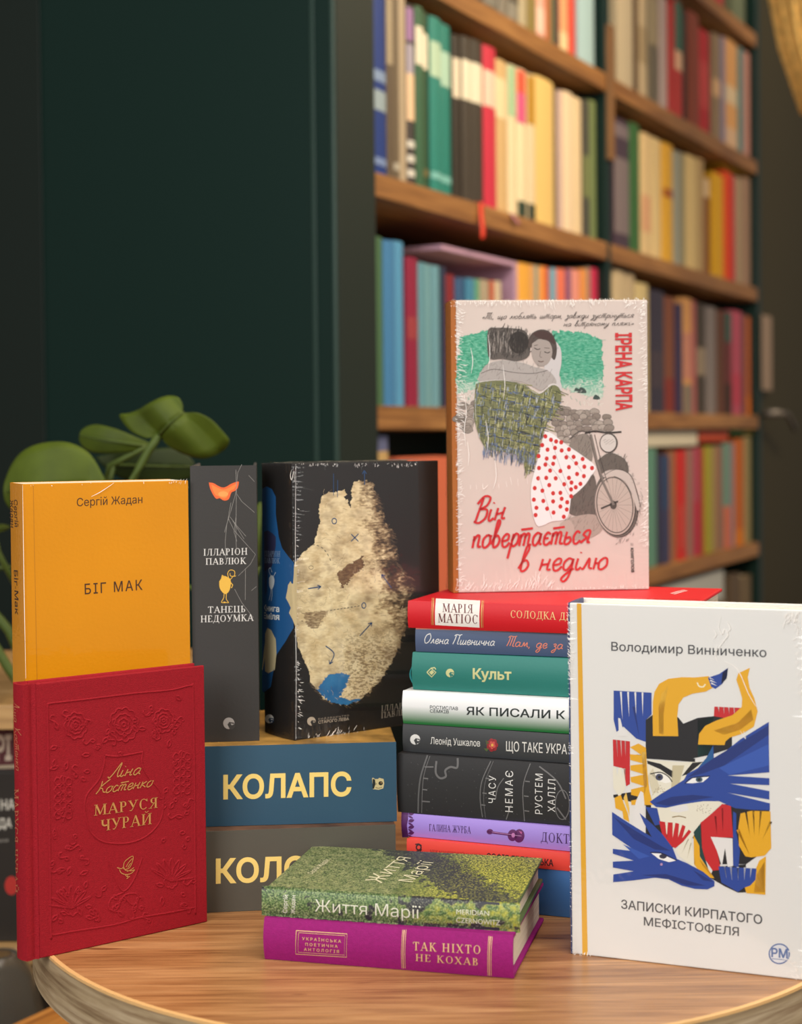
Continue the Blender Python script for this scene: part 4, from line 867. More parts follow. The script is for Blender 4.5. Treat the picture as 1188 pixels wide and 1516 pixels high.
MIDR = mat('leaf_midrib', (74, 90, 30), .6)
G1 = leaf_mat('leaf_green', (72, 86, 16), 0); G2 = leaf_mat('leaf_dark', (38, 50, 12), 0); G3 = leaf_mat('leaf_bright', (68, 82, 14), 0)
root_px = (450, 1180)
def stem(points, Y0, r=.0032):
    q = [on_y(*LF(*p), Y0) for p in points]; end = Vector((PX, PY, .935)); q = q + [q[-1].lerp(end, .5) + Vector((0, 0, .02)), end]
    tube('stem', [PLi @ p for p in q], r, MIDR, pl, 8)
leaf([(8, 540), (5, 470), (35, 385), (85, 325), (160, 290), (260, 278), (335, 297), (395, 340), (445, 415), (462, 470), (400, 560), (250, 610), (100, 600), (35, 580)], (400, 470), (20, 500), 1.55, .1, G1, .014)
leaf([(340, 270), (350, 230), (390, 208), (440, 205), (520, 225), (600, 258), (662, 290), (640, 318), (560, 325), (450, 332), (390, 322), (355, 300)], (645, 298), (345, 250), 1.62, .1, G3, .02)
leaf([(420, 345), (500, 330), (620, 318), (740, 305), (800, 325), (850, 380), (830, 440), (700, 470), (560, 450), (470, 400)], (500, 380), (840, 390), 1.66, .15, G2, .02)
leaf([(640, 265), (580, 240), (540, 205), (512, 160), (560, 152), (620, 130), (690, 95), (740, 77), (785, 85), (806, 120), (812, 150), (870, 153), (930, 183), (980, 238), (1004, 275), (985, 312), (930, 346), (870, 353), (790, 328), (735, 295), (700, 258)], (700, 250), (812, 148), 1.55, -.15, G1, .016)
stem([(700, 250), (660, 310), (615, 385), (585, 445), (560, 600)], 1.55, .0042)
stem([(645, 298), (560, 345), (480, 385), (465, 450), (470, 600)], 1.62)
stem([(400, 470), (420, 560), (440, 700)], 1.56); stem([(500, 380), (480, 460), (470, 600)], 1.66)
leaf([(-60, 650), (-20, 645), (20, 640), (45, 655), (20, 672), (-30, 680)], (-50, 662), (44, 655), 1.6, .1, G1, .01)
leaf([(-40, 820), (10, 815), (60, 818), (70, 830), (30, 842), (-30, 845)], (-35, 832), (68, 828), 1.66, .1, G2, .01)
leaf([(1128, 560), (1145, 545), (1152, 600), (1150, 760), (1140, 830), (1128, 800), (1122, 680)], (1138, 825), (1144, 550), 1.5, .1, G3, .004)
stem([(1138, 825), (1120, 900), (1000, 1000)], 1.5, .0022)
stem([(-60, 1000), (-10, 1050), (40, 1110), (70, 1180), (150, 1250)], 1.62, .005); stem([(-80, 1080), (-20, 1180), (40, 1280), (80, 1340), (200, 1400)], 1.6, .005); stem([(-30, 660), (-10, 760), (60, 900)], 1.6)

# large clear vase and wooden stool at the lower left
vp = on_y(0, 1450, 1.55)
vs_ = empty('glass_vase', Matrix.Translation((vp.x, vp.y, 0)), 'large clear glass floor vase at the lower left edge', 'vase')
gm = bpy.data.materials.new('clear_glass'); gm.use_nodes = True; gb = gm.node_tree.nodes['Principled BSDF']; gb.inputs['Transmission Weight'].default_value = .85; gb.inputs['Roughness'].default_value = .12; gb.inputs['Base Color'].default_value = (.36, .32, .26, 1); gb.inputs['IOR'].default_value = 1.25
zt = on_y(10, 1412, 1.55).z
lathe('vessel', [(.046, 0), (.048, .01), (.046, zt - .10), (.043, zt - .06), (.034, zt - .02), (.018, zt), (.012, zt + .0), (.030, zt - .022), (.040, zt - .06), (.043, .02), (.02, .012)], gm, vs_, 40)
lathe('foot', [(.048, 0), (.052, .0), (.052, .008), (.048, .010)], gm, vs_, 40)
s0, s1 = on_z(19, 1514, .56), on_z(76, 1488, .56); ex = (s1 - s0).normalized(); ey = Vector((ex.y, -ex.x, 0)); c0 = s0 - ex * .12
st = empty('stool', Matrix(((ex.x, ey.x, 0, c0.x), (ex.y, ey.y, 0, c0.y), (0, 0, 1, 0), (0, 0, 0, 1))), 'orange brown wooden stool half hidden under the table edge', 'stool')
SW = wood('stool_wood', (168, 104, 40), (196, 128, 56), (210, 146, 74), 0, 1, .4)
box('seat', (0, 0, .535), (.22, .22, .56), SW, st, .003)
for sx in (.03, .19):
    for sy in (.03, .19): box('leg', (sx - .015, sy - .015, 0), (sx + .015, sy + .015, .535), SW, st, .002)

# ================================================================== the books on the table
UPZ = Vector((0, 0, 1))
def ang(d): return Vector((math.cos(math.radians(d)), math.sin(math.radians(d)), 0))
def zat(x, y, P):
    d = ray(x, y); return CAM.z + d.z * math.hypot(P[0] - CAM.x, P[1] - CAM.y) / math.hypot(d.x, d.y)
GP = 'books lying in the tall pile'; GS = 'books standing on the table and on the piles'; GK = 'thick books lying under the upright ones'; GF = 'pair of books lying in front'
def emboss(bk, lines, w, h, m, name, face='front', label=None):
    """raised relief lines in the cloth itself"""
    bm = bmesh.new()
    for q in lines:
        q = [Vector((a[0], a[1])) for a in q]; n = len(q); R = []
        for i in range(n):
            t = q[min(i + 1, n - 1)] - q[max(i - 1, 0)]; t = t.normalized() if t.length > 1e-9 else Vector((1, 0)); nn = Vector((-t.y, t.x))
            R.append([bm.verts.new((q[i].x + nn.x * w * s, -hh, q[i].y + nn.y * w * s)) for s, hh in ((-1, -.0002), (-.5, h * .8), (0, h), (.5, h * .8), (1, -.0002))])
        for i in range(n - 1):
            for k in range(4): bm.faces.new((R[i][k], R[i][k + 1], R[i + 1][k + 1], R[i + 1][k]))
    o = from_bm(name, bm, m, bk['root'], True)
    if label: o['label'] = label
    return o

# ---- thick book KOLO... at the bottom, KOLAPS on it
K0l, K0r = on_z(307.6, 1351.5, .75), on_z(587, 1339.5, .75); zk = .810
d = (K0l - K0r).normalized()
KG = mat('taupe_cover', (88, 84, 74), .5, .06, 300, .4, .06, 12); KB = mat('steel_blue_cover', (50, 84, 106), .5, .06, 300, .4, .06, 12)
ART1 = mat('brown_picture_cover', (104, 72, 50), .45, 0, 1, .4, .8, 30); ART2 = mat('golden_picture_cover', (176, 132, 66), .35, 0, 1, .5, .9, 24)
GOLDINK = (248, 216, 124)
xk = UPZ.cross(d) * -1
def lying(P, dirleft, Wd, T, H, cover, label, group, **k):
    """lying book, front cover up, spine to the viewer; P = right top corner of the spine"""
    z = Vector(dirleft).normalized(); x = Vector((z.y, -z.x, 0))
    return make_book(P, x, z, Wd, T, H, cover, label, group, **k)
kolos = lying((K0r.x, K0r.y, zk), d, .150, zk - .75 - .0002, .225, ART1, 'thick taupe book at the bottom under the blue one, large yellow capitals', GK, spine=KG, bulge=.0006)
A = Art(kolos, 'spine', crop(300, 1080, 3.96)); A.text('КОЛОН', (78, 899), (742, 876), (78, 762), GOLDINK, .03); A.done('title_lettering')
K1l, K1r = on_z(307.6, 1224.4, zk), on_z(588, 1216.5, zk); d = (K1l - K1r).normalized(); zk1 = .8700
kol = lying((K1r.x, K1r.y, zk1), d, .150, zk1 - zk - .0003, .225, ART2, 'thick steel blue book with large yellow capitals, lying on the taupe one', GK, spine=KB, bulge=.0006)
C = crop(300, 1080, 3.96); A = Art(kol, 'spine', C); A.text('КОЛАПС', (122, 405), (873, 385), (122, 271), GOLDINK, .03); A.done('title_lettering')
A = Art(kol, 'spine', C); A.poly([(994, 284), (1003, 283), (1010, 290), (1030, 290), (1036, 283), (1062, 290), (1066, 315), (1060, 345), (1035, 353), (1000, 350)], (206, 190, 140)); A.up()
A.poly([(998, 288), (1012, 294), (1014, 320), (1006, 348), (997, 345)], (28, 34, 36)); A.ell(1045, 315, 13, 12, (30, 30, 28)); A.up(); A.ell(1048, 312, 5, 4, (150, 120, 70)); A.line([(1010, 312), (1022, 318), (1010, 326)], 3, (40, 40, 36)); A.line([(1015, 340), (1032, 345), (1052, 338)], 3, (40, 40, 36)); A.done('publisher_mark')

# ---- dark grey upright book, spine to the viewer
T0, T1 = on_z(286.8, 1101, zk1), on_z(384.5, 1096.7, zk1); ys = T0 - T1; ys.z = 0; tT = ys.length
DG = mat('dark_grey_cover', (62, 60, 58), .55, .08, 500, .3, .04, 10)
yv = Vector((-.996, -.09, 0)).normalized(); tan = make_book((T1.x, T1.y, zk1 + .0002), Vector((yv.y, -yv.x, 0)) , UPZ, .138, tT, .2085, DG, 'dark grey book standing with its spine to the front, orange moth shape near the top', GS, bulge=.0008)
C = crop(270, 660, 2.97); A = Art(tan, 'spine', C); WT = (226, 222, 216)
A.serif('ІЛЛАРІОН', (92, 483), (287, 478), (92, 454), WT, .13, .06); A.serif('ПАВЛЮК', (102, 523), (281, 519), (102, 495), WT, .13, .06); A.done('author_lettering')
A = Art(tan, 'spine', C); A.serif('ТАНЕЦЬ', (112, 735), (279, 731), (112, 707), WT, .13, .06); A.serif('НЕДОУМКА', (80, 776), (313, 769), (80, 747), WT, .13, .06); A.done('title_lettering')
A = Art(tan, 'spine', C); A.poly([(117, 161), (137, 164), (158, 176), (176, 183), (193, 180), (215, 167), (240, 158), (249, 160), (244, 185), (232, 198), (216, 206), (205, 234), (186, 241), (172, 235), (164, 230), (150, 233), (136, 216), (122, 186)], (236, 104, 50), 3); A.up()
A.poly([(128, 170), (160, 186), (182, 192), (206, 184), (236, 168), (228, 190), (208, 200), (196, 226), (180, 232), (160, 222), (146, 216), (134, 194)], (244, 134, 62), 3); A.up(); A.ell(180, 212, 22, 12, (248, 160, 84)); A.done('orange_moth')
A = Art(tan, 'spine', C)
for q in [[(262, 82), (244, 118), (236, 205), (214, 285), (196, 345), (189, 420), (191, 500)], [(236, 105), (238, 200), (236, 380), (238, 470)], [(240, 212), (262, 245), (318, 293)], [(210, 312), (240, 352), (280, 398)], [(204, 322), (228, 372), (244, 390), (276, 426), (322, 478), (300, 520), (246, 572)], [(214, 250), (200, 330), (186, 380)], [(230, 630), (262, 690), (312, 755)], [(278, 540), (277, 678)], [(304, 637), (327, 618)], [(292, 130), (318, 158)], [(222, 330), (272, 410)], [(238, 300), (228, 380), (240, 420)]]:
    A.line(q, 1.6, (150, 146, 140))
A.done('crack_lines')
A = Art(tan, 'spine', C); GD = (232, 182, 72)
A.poly([(163, 596), (172, 582), (184, 572), (200, 578), (212, 588), (213, 615), (205, 640), (190, 652), (175, 642), (164, 622)], GD, 3)
A.line([(174, 582), (176, 570), (186, 578)], 6, GD); A.line([(205, 585), (200, 560), (212, 546), (230, 552), (228, 572), (212, 572), (210, 560)], 3, GD, 4); A.line([(210, 590), (222, 575), (236, 572)], 3, GD); A.line([(212, 600), (222, 612), (216, 625)], 4, GD)
A.line([(184, 650), (182, 670), (172, 688), (190, 690)], 3, GD, 3); A.line([(194, 650), (194, 675), (204, 690), (182, 686)], 3, GD, 3); A.done('gold_figure')
def bird_mark(A, cx, cy, r, c, bg):
    A.ell(cx, cy, r, r * 1.02, c); A.up(); A.poly([(cx + r * .15, cy + r * 1.05), (cx - r * .25, cy + r * .2), (cx + r * .1, cy - r * .25), (cx + r * .9, cy - r * .1), (cx + r * 1.1, cy + r * .6), (cx + r * .6, cy + r * 1.1)], bg); A.up(); A.ell(cx + r * .15, cy - r * .15, r * .1, r * .1, bg, 8); A.poly([(cx + r * .3, cy), (cx + r * .95, cy + r * .15), (cx + r * .5, cy + r * .35)], c)
A = Art(tan, 'spine', C); bird_mark(A, 205, 1220, 25, (176, 172, 168), (66, 64, 62)); A.done('publisher_mark')

# ---- black book with the heart
E1 = on_z(436.7, 1096.7, zk1); eR = Vector((.0300, 1.2500, 0)) - Vector((E1.x, E1.y, 0))
BK = mat('black_cover', (30, 28, 27), .45, .04, 300, .4)
em = make_book((E1.x, E1.y, zk1 + .0002), eR, UPZ, eR.length, .0445, .2095, BK, 'black book with a pale anatomical heart drawing, standing on the blue book', GS, bulge=.0022)
A = Art(em, 'front', C)
HT_ = [(612, 225), (640, 205), (670, 205), (713, 190), (719, 232), (740, 276), (747, 230), (746, 165), (790, 152), (836, 158), (850, 200), (876, 255), (884, 330), (930, 380), (945, 450), (940, 495), (960, 530), (985, 565), (1020, 582), (1012, 650), (1000, 720), (985, 800), (950, 900), (890, 1000), (850, 1055), (790, 1112), (730, 1142), (670, 1132), (620, 1112), (590, 1070), (562, 1040), (560, 1000), (530, 930), (508, 880), (497, 810), (490, 640), (490, 520), (540, 460), (580, 432), (590, 380), (605, 340), (600, 280)]
CRM, BRN, SOOT = (244, 226, 180), (104, 80, 54), (42, 36, 31)
def heart(x, y):
    jk = .35 + .65 * min(1, max(0, (x - 600) / 260)); jx, jy = x + 14 * jk * fbm(x, y, .05, 3, 3), y + 12 * jk * fbm(x, y, .06, 9, 3)
    if not inside(HT_, jx, jy): return None
    n = fbm(x, y, .018, 1, 5); n2 = fbm(x * .5 + y, y - x * .4, .09, 4, 3)
    e = 735 + (y - 150) * .22 if y < 500 else 770 + 95 * math.sin((y - 500) / 640 * 3.1)
    s = (x - e) / 130 + n * .55 + .25 * n2
    if inside([(680, 560), (790, 480), (800, 530), (700, 630)], x + 14 * n2, y + 10 * n): return mixc((92, 62, 40), (150, 120, 82), .4 + .6 * n2)
    if inside([(590, 1070), (640, 1010), (700, 997), (735, 1010), (720, 1060), (690, 1100), (740, 1122), (800, 1108), (740, 1148), (660, 1135)], x + 12 * n2, y + 12 * n): return mixc((24, 96, 152), (50, 126, 178), .5 + .6 * n)
    c = mixc(CRM, (204, 178, 128), .3 + .6 * n + .3 * n2)
    if inside([(532, 738), (560, 736), (640, 722), (625, 760), (600, 800), (560, 792), (536, 770)], x + 14 * n2, y + 10 * n): c = mixc(c, BRN, .5 + .5 * n2)
    c = mixc(c, BRN, max(0, .6 * fbm(x, y, .008, 21, 4) - .05) + max(0, .35 * fbm(x * .6, y, .03, 31, 3)))
    if s > .25: c = mixc(c, BRN, min(1, (s - .25) * 1.3 + .3 * n2))
    if s > .75: c = mixc(c, SOOT, min(1, (s - .75) * 1.6 + .3 * n2))
    if s > 1.75: return None
    gq_ = min(1, max(0, (y - 760) / 160)) * min(1, max(0, (x - 650) / 120))
    if n2 > .12: c = mixc(c, (226, 210, 176), .5 * gq_)
    if n2 < -.1: c = mixc(c, BRN, .55 * gq_)
    return c
A.raster(480, 140, 1030, 1160, 3.4, heart); A.up()
rnd = random.Random(3)
for k in range(420):
    x, y = rnd.uniform(500, 990), rnd.uniform(200, 1110)
    if not inside(HT_, x, y): continue
    a = fbm(x, y, .006, 7, 2) * 5; l = rnd.uniform(10, 28); c = mixc((236, 220, 180), (110, 84, 56), rnd.random())
    if x > 840 and rnd.random() < .7: c = mixc((70, 54, 42), (150, 124, 90), rnd.random())
    A.line([(x, y), (x + l * .5 * math.cos(a), y + l * .5 * math.sin(a) + 2), (x + l * math.cos(a + .4), y + l * math.sin(a + .4))], 1.1, c)
for k in range(160):
    i = rnd.randrange(9, 30); p = HT_[i]; q = HT_[i + 1]; t = rnd.random(); x, y = p[0] + (q[0] - p[0]) * t, p[1] + (q[1] - p[1]) * t
    A.line([(x - rnd.uniform(4, 16), y), (x + rnd.uniform(2, 14), y + rnd.uniform(4, 16))], 1.2, mixc((150, 124, 92), (60, 50, 42), rnd.random()))
A.done('heart_illustration')
A = Art(em, 'front', C, .00022); BL = (30, 72, 116)
def arrow(x0, y0, x1, y1, cv=0):
    mx, my = (x0 + x1) / 2 - (y1 - y0) * cv, (y0 + y1) / 2 + (x1 - x0) * cv; A.line([(x0, y0), (mx, my), (x1, y1)], 4.6, BL, 6)
    a = math.atan2(y1 - my, x1 - mx)
    for s in (2.6, -2.6): A.line([(x1, y1), (x1 + 18 * math.cos(a + s), y1 + 18 * math.sin(a + s))], 4.2, BL)
A.line([(665, 122), (665, 218)], 3, BL); A.line([(683, 150), (682, 226)], 3, BL); arrow(802, 172, 800, 108); A.ell(668, 331, 10, 12, BL, w=4.4); A.line([(742, 388), (774, 420)], 4.4, BL); A.line([(774, 388), (742, 420)], 4.4, BL)
arrow(553, 628, 610, 619); arrow(920, 625, 876, 565); arrow(780, 836, 834, 777); arrow(630, 880, 648, 960, -.35); A.ell(798, 702, 9, 12, BL, w=4.4); A.ell(566, 535, 10, 8, (120, 100, 80), w=2)
q = catmull([(575, 434), (610, 445), (638, 475), (655, 512)], 4)
for i in range(0, len(q) - 1, 2): A.line([q[i], q[i + 1]], 3, (70, 66, 62))
for i in range(9): A.line([(650 + i * 15, 724 - i * 2.3), (659 + i * 15, 722 - i * 2.3)], 3, (70, 66, 62))
A.done('blue_diagram_marks')
A = Art(em, 'front', C); GY = (176, 164, 146); A.serif('ІЛЛАРІОН', (874, 1168), (1030, 1146), (874, 1143), GY, .1, .05); A.serif('ПАВЛЮК', (874, 1198), (1010, 1178), (874, 1173), GY, .1, .05); A.done('author_lettering')
A = Art(em, 'front', C); bird_mark(A, 568, 1211, 19, (190, 176, 156), (34, 32, 30)); A.text('видавництво', (598, 1205), (733, 1189), (598, 1195), (150, 140, 126), 0, 1.3); A.text('СТАРОГО ЛЕВА', (598, 1222), (733, 1206), (598, 1209), (176, 164, 146), .02); A.done('publisher_mark')
# its spine
A = Art(em, 'spine', C)
A.poly([(352, 190), (372, 178), (395, 190), (412, 225), (412, 300), (425, 400), (440, 450), (470, 490), (492, 515), (490, 800), (455, 860), (415, 920), (400, 1000), (390, 1060), (360, 1085), (352, 1080), (352, 900)], (28, 86, 140)); A.up()
A.poly([(352, 380), (378, 372), (398, 385), (412, 400), (412, 440), (395, 530), (352, 560)], (48, 50, 82)); A.poly([(352, 560), (380, 540), (372, 640), (352, 690)], (40, 66, 110)); A.up()
A.poly([(355, 850), (375, 800), (392, 810), (412, 850), (415, 910), (408, 985), (380, 1000), (352, 985)], (206, 192, 150)); A.poly([(505, 530), (490, 535), (484, 560), (480, 590), (466, 612), (462, 640), (456, 668), (468, 690), (478, 712), (470, 735), (484, 760), (496, 790), (505, 800)], (214, 196, 150)); A.done('spine_picture')
A = Art(em, 'spine', C, .00022); A.serif('ІЛЛАРІОН', (362, 486), (432, 488), (362, 462), (150, 170, 190), .1, .06); A.serif('ПАВЛЮК', (362, 514), (430, 517), (362, 492), (150, 170, 190), .1, .06); A.done('author_lettering')
A = Art(em, 'spine', C, .00022); A.text('Книга', (358, 724), (428, 730), (358, 698), (214, 218, 214), .03); A.text('Еміля', (358, 758), (428, 765), (358, 732), (214, 218, 214), .03); A.done('title_lettering')
A = Art(em, 'spine', C, .00022); WB = (206, 214, 216)
A.poly([(383, 580), (395, 568), (406, 584), (404, 612), (394, 632), (384, 615)], WB, 3); A.line([(390, 572), (382, 548), (388, 536), (396, 556)], 3, WB, 3); A.line([(402, 575), (412, 556)], 3, WB); A.line([(392, 628), (388, 660), (382, 680)], 3, WB); A.line([(396, 628), (396, 660), (392, 682)], 3, WB); A.done('white_figure')
A = Art(em, 'spine', C, .00022); bird_mark(A, 384, 1200, 19, (214, 214, 210), (28, 60, 90)); A.done('publisher_mark')
fl = film(em, .0009, 3); C = crop(270, 660, 2.97)
film_glints(em, fl, 1, [C, [(496, 80), (494, 400), (495, 760), (498, 1010), (496, 1290)], [(478, 105), (472, 130), (478, 150), (488, 110), (490, 160)]], [(500, 76, 1030, 76, .05, 1, 60, 22), (590, 1290, 800, 1262, .55, -1, 26, 46), (500, 900, 505, 1240, 1, .5, 46, 34), (498, 150, 498, 860, 1, .3, 26, 16), (520, 1290, 600, 1284, .3, -1, 8, 30)])

# ---- yellow book
ya, yb = on_y(37.7, 1008, 1.112), on_y(282.0, 982.6, 1.163); yd = Vector((yb.x - ya.x, yb.y - ya.y, 0))
YM = mat('amber_cover', (228, 148, 2), .42, .10, 420, .4, .05, 9)
yel = make_book((ya.x, ya.y, zk1 + .0002), yd, UPZ, yd.length, .048, .1978, YM, 'amber yellow paperback standing behind the red book at left', GS, soft=True, bulge=.0004)
C = crop(0, 560, 2.97); BR_ = (74, 40, 14)
A = Art(yel, 'front', C); A.text('Сергій Жадан', (338, 563), (626, 549), (338, 527), BR_, .0); A.done('author_lettering')
A = Art(yel, 'front', C); A.text('БІГ МАК', (373, 950), (627, 930), (372, 904), BR_, .006, 1.25); A.done('title_lettering')
A = Art(yel, 'front', C); A.line([(146, 468), (163, 1330)], 2, (196, 126, 8)); A.done('crease_line')
A = Art(yel, 'spine', C); A.text('Сергій', (62, 533), (65, 652), (77, 535), BR_, .01); A.text('Жадан', (44, 533), (48, 655), (58, 535), BR_, .01); A.done('author_lettering')
A = Art(yel, 'spine', C); A.text('Біг-Мак', (62, 843), (67, 1038), (78, 845), BR_, .012); A.done('title_lettering')
fl = film(yel, .0004, 11, ('front', 'spine')); C = crop(0, 560, 2.97)
film_glints(yel, fl, 4, [C, [(400, 520), (440, 500), (500, 460)], [(98, 470), (104, 900), (112, 1320)]], [(100, 470, 820, 440, .3, 1, 16, 14), (740, 445, 822, 442, -.4, 1, 14, 26)])

# ---- red cloth book in front
RC = mat('red_cloth', (154, 18, 32), .75, .55, 1500, .25, .10, 500)
r0, r1 = Vector((-.254, 1.0337, 0)), Vector((-.1432, 1.1155, 0)); rd = r1 - r0
red = make_book((r0.x, r0.y, .7502), rd, UPZ, rd.length, .0165, .1858, RC, 'red cloth book with embossed flowers and gold lettering, standing at front left', GS, groove=.0013, bulge=.0022)
C = crop(0, 960, 2.7273); A = Art(red, 'front', C, .0004); GO = (206, 150, 84)
A.script('Ліна', (432, 524), (572, 506), (432, 468), GO, .075, .35); A.script('Костенко', (384, 588), (618, 556), (384, 535), GO, .075, .35); A.done('author_lettering', FOIL)
A = Art(red, 'front', C, .0004); A.serif('МАРУСЯ', (378, 675), (637, 642), (378, 632), GO, .14, .06); A.serif('ЧУРАЙ', (405, 738), (613, 708), (405, 693), GO, .14, .06); A.done('title_lettering', FOIL)
A = Art(red, 'front', C, .0004)
for q in [[(472, 884), (490, 889), (498, 882), (506, 895), (530, 897), (543, 893), (528, 908), (506, 912), (488, 905), (482, 892)], [(498, 890), (500, 866), (514, 850), (536, 838), (534, 860), (522, 885), (506, 892)], [(508, 882), (520, 862), (534, 848)], [(515, 884), (527, 866)], [(504, 912), (514, 922), (524, 920)], [(514, 912), (516, 926), (510, 928)], [(512, 900), (528, 893), (540, 884)]]: A.line(q, 3, GO, 3)
A.done('gold_bird', FOIL)
A = Art(red, 'spine', crop(0, 1020, 6.317), .0003); A.script('Ліна Костенко', (132, 105), (152, 770), (185, 110), (204, 120, 84), .06, .1); A.serif('МАРУСЯ ЧУРАЙ', (140, 930), (150, 1900), (178, 930), (204, 120, 84), .1, .06); A.done('spine_lettering', FOIL)
A = Art(red, 'front', C); Ls = []
def P2(q, s=0): Ls.append([A.p(*a) for a in (catmull(q, s) if s else q)])
def ring(cx, cy, rx, ry, lobes=0, d=0, n=48, rot=0): P2([(cx + rx * (1 + d * abs(math.sin(lobes * math.pi * k / n + rot))) * math.cos(2 * math.pi * k / n), cy + ry * (1 + d * abs(math.sin(lobes * math.pi * k / n + rot))) * math.sin(2 * math.pi * k / n) - (2 * math.pi * 0)) for k in range(n + 1)])
P2([(192, 240), (194, 228), (204, 222), (330, 208), (460, 192), (560, 180), (690, 168), (765, 150), (776, 152), (780, 170), (786, 500), (790, 1030), (788, 1044), (778, 1048), (690, 1066), (560, 1088), (480, 1112), (380, 1130), (300, 1142), (222, 1156), (208, 1152), (206, 1140), (200, 700), (192, 240)], 6)
for cx, cy, r, l in ((306, 312, 40, 9), (500, 308, 52, 11), (661, 292, 36, 9)):
    ring(cx, cy, r, r * 1.15, l, .18); ring(cx, cy, r * .68, r * .78, l, .1); ring(cx, cy, r * .36, r * .42, 6, .2); ring(cx, cy, r * .14, r * .16)
for cx, cy, sg in ((255, 600, 1), (735, 500, -1)):
    for k in range(5):
        for j in (-1, 0, 1): ring(cx + j * 22, cy - 70 + k * 34 + abs(j) * 8, 11, 13, 5, .2, 24)
    P2([(cx, cy + 100), (cx + 10 * sg, cy + 40), (cx, cy - 90)], 5)
for cx, cy, sg in ((290, 1010, -1), (690, 900, 1)):
    for a in range(-70, 71, 20):
        t = math.radians(a - 90 + 12 * sg); L = 92
        P2([(cx, cy + 40), (cx + .55 * L * math.cos(t) - 9, cy + 40 + .6 * L * math.sin(t)), (cx + L * math.cos(t), cy + 40 + L * math.sin(t)), (cx + .55 * L * math.cos(t) + 9, cy + 40 + .6 * L * math.sin(t)), (cx, cy + 40)], 5)
    ring(cx, cy + 40, 22, 24, 7, .25)
P2([(424, 432), (420, 470), (400, 530), (352, 590), (342, 650), (360, 730), (410, 778), (500, 788), (580, 765), (640, 710), (660, 640), (648, 580), (600, 520), (574, 470), (577, 418)], 5); P2([(424, 432), (480, 436), (577, 418)], 4)
P2([(440, 862), (470, 940), (500, 980), (540, 935), (575, 845)], 5)
P2([(500, 985), (450, 1010), (440, 1050), (470, 1055), (500, 1000), (545, 990), (560, 1010), (535, 1035), (500, 1000)], 5)
rr = random.Random(5)
for k in range(150):
    x, y = rr.uniform(215, 770), rr.uniform(220, 1110)
    if 350 < x < 655 and 430 < y < 960: continue
    y -= (x - 490) * .13; a = rr.uniform(0, 6.28); L = rr.uniform(14, 34); c, s = math.cos(a), math.sin(a)
    P2([(x, y), (x + L * .5 * c - 7 * s, y + L * .5 * s + 7 * c), (x + L * c, y + L * s), (x + L * .5 * c + 7 * s, y + L * .5 * s - 7 * c), (x, y)], 4)
    if k % 3 == 0: P2([(x, y), (x - 16 * c - 12 * s, y - 16 * s + 12 * c), (x - 28 * c, y - 28 * s), (x - 22 * c + 10 * s, y - 22 * s - 8 * c)], 5)
emboss(red, Ls, .00085, .00042, RC, 'embossed_ornament')

# ---- tall pile, bottom to top
PL = []
def pile(xl, yb, z, yaw, T, H, Wd, cover, label, spine=None, px=None, py=None, **k):
    L = on_z(xl, yb, z) if px is None else Vector((px, py, z)); dr = ang(yaw); R = Vector((L.x, L.y, 0)) + dr * H
    bk = lying((R.x, R.y, z + T - .0002), -dr, Wd, T - .0004, H, cover, label, GP, spine=spine, **k); PL.append(bk); return bk
C = crop(580, 850, 2.2846)
blue = pile(601, 1334, .7502, -20.5, .0340, .205, .140, mat('mid_blue_cover', (62, 112, 172), .5, .04, 300), 'blue book at the very bottom of the tall pile, beside the white book', bulge=.0012)
coral = pile(603, 1267, .7842, -21.5, .0133, .203, .135, mat('coral_red_cover', (240, 72, 58), .5, .04, 300), 'thin coral red book second from the bottom of the tall pile', bulge=.0006)
A = Art(coral, 'spine', C); DK = (60, 24, 26); A.ell(92, 924, 8, 9, DK, w=5); A.line([(80, 914), (92, 912), (102, 918)], 4, DK); A.line([(84, 937), (96, 938), (102, 930)], 4, DK); A.done('publisher_mark')
A = Art(coral, 'spine', C); A.serif('НЕКАНОНІЧНИЙ КАНОН', (130, 946), (304, 962), (130, 932), (150, 44, 40), .1, .06); A.done('series_lettering')
A = Art(coral, 'spine', C); A.text('СОФІЯ ЯБЛОНСЬКА', (322, 965), (548, 988), (322, 943), (48, 24, 26), .02); A.done('author_lettering')
lav = pile(597, 1237.4, .7975, -22, .0178, .205, .135, mat('lavender_cover', (168, 140, 224), .5, .04, 300), 'lavender book with a small guitar drawing, third from the bottom of the tall pile', bulge=.0012)
A = Art(lav, 'spine', C); PU = (84, 26, 94); A.poly([(34, 800), (56, 802), (56, 830), (52, 850), (58, 890), (36, 890)], PU)
for y in (812, 836, 858, 878): A.poly([(56, y), (64, y - 8), (77, y - 5), (68, y + 4)], PU, 3); A.poly([(56, y + 4), (64, y + 5), (74, y + 14), (62, y + 12)], PU, 3)
A.done('purple_ornament')
A = Art(lav, 'spine', C); A.serif('ГАЛИНА ЖУРБА', (127, 868), (268, 877), (127, 845), (70, 34, 96), .15, .06); A.done('author_lettering')
A = Art(lav, 'spine', C); A.serif('ДОКТОР', (505, 904), (650, 916), (505, 872), (70, 34, 96), .14, .06); A.done('title_lettering')
A = Art(lav, 'spine', C); GTR = (98, 30, 96); A.line([(325, 870), (345, 874), (405, 882)], 8, GTR); A.ell(333, 871, 11, 9, GTR); A.ell(410, 883, 17, 20, GTR, rot=.1); A.ell(432, 885, 18, 23, GTR, rot=.1); A.up(); A.ell(412, 883, 6, 8, (196, 120, 180)); A.line([(340, 872), (440, 886)], 1.5, (206, 150, 200)); A.poly([(430, 868), (442, 872), (440, 880)], (190, 90, 150)); A.done('guitar_drawing')
blk = pile(589.5, 1202.4, .8153, -20.3, .0449, .205, .140, mat('charcoal_cover', (44, 43, 44), .5, .05, 500, .35), 'thick charcoal book with clock markings in the middle of the tall pile', bulge=.0016)
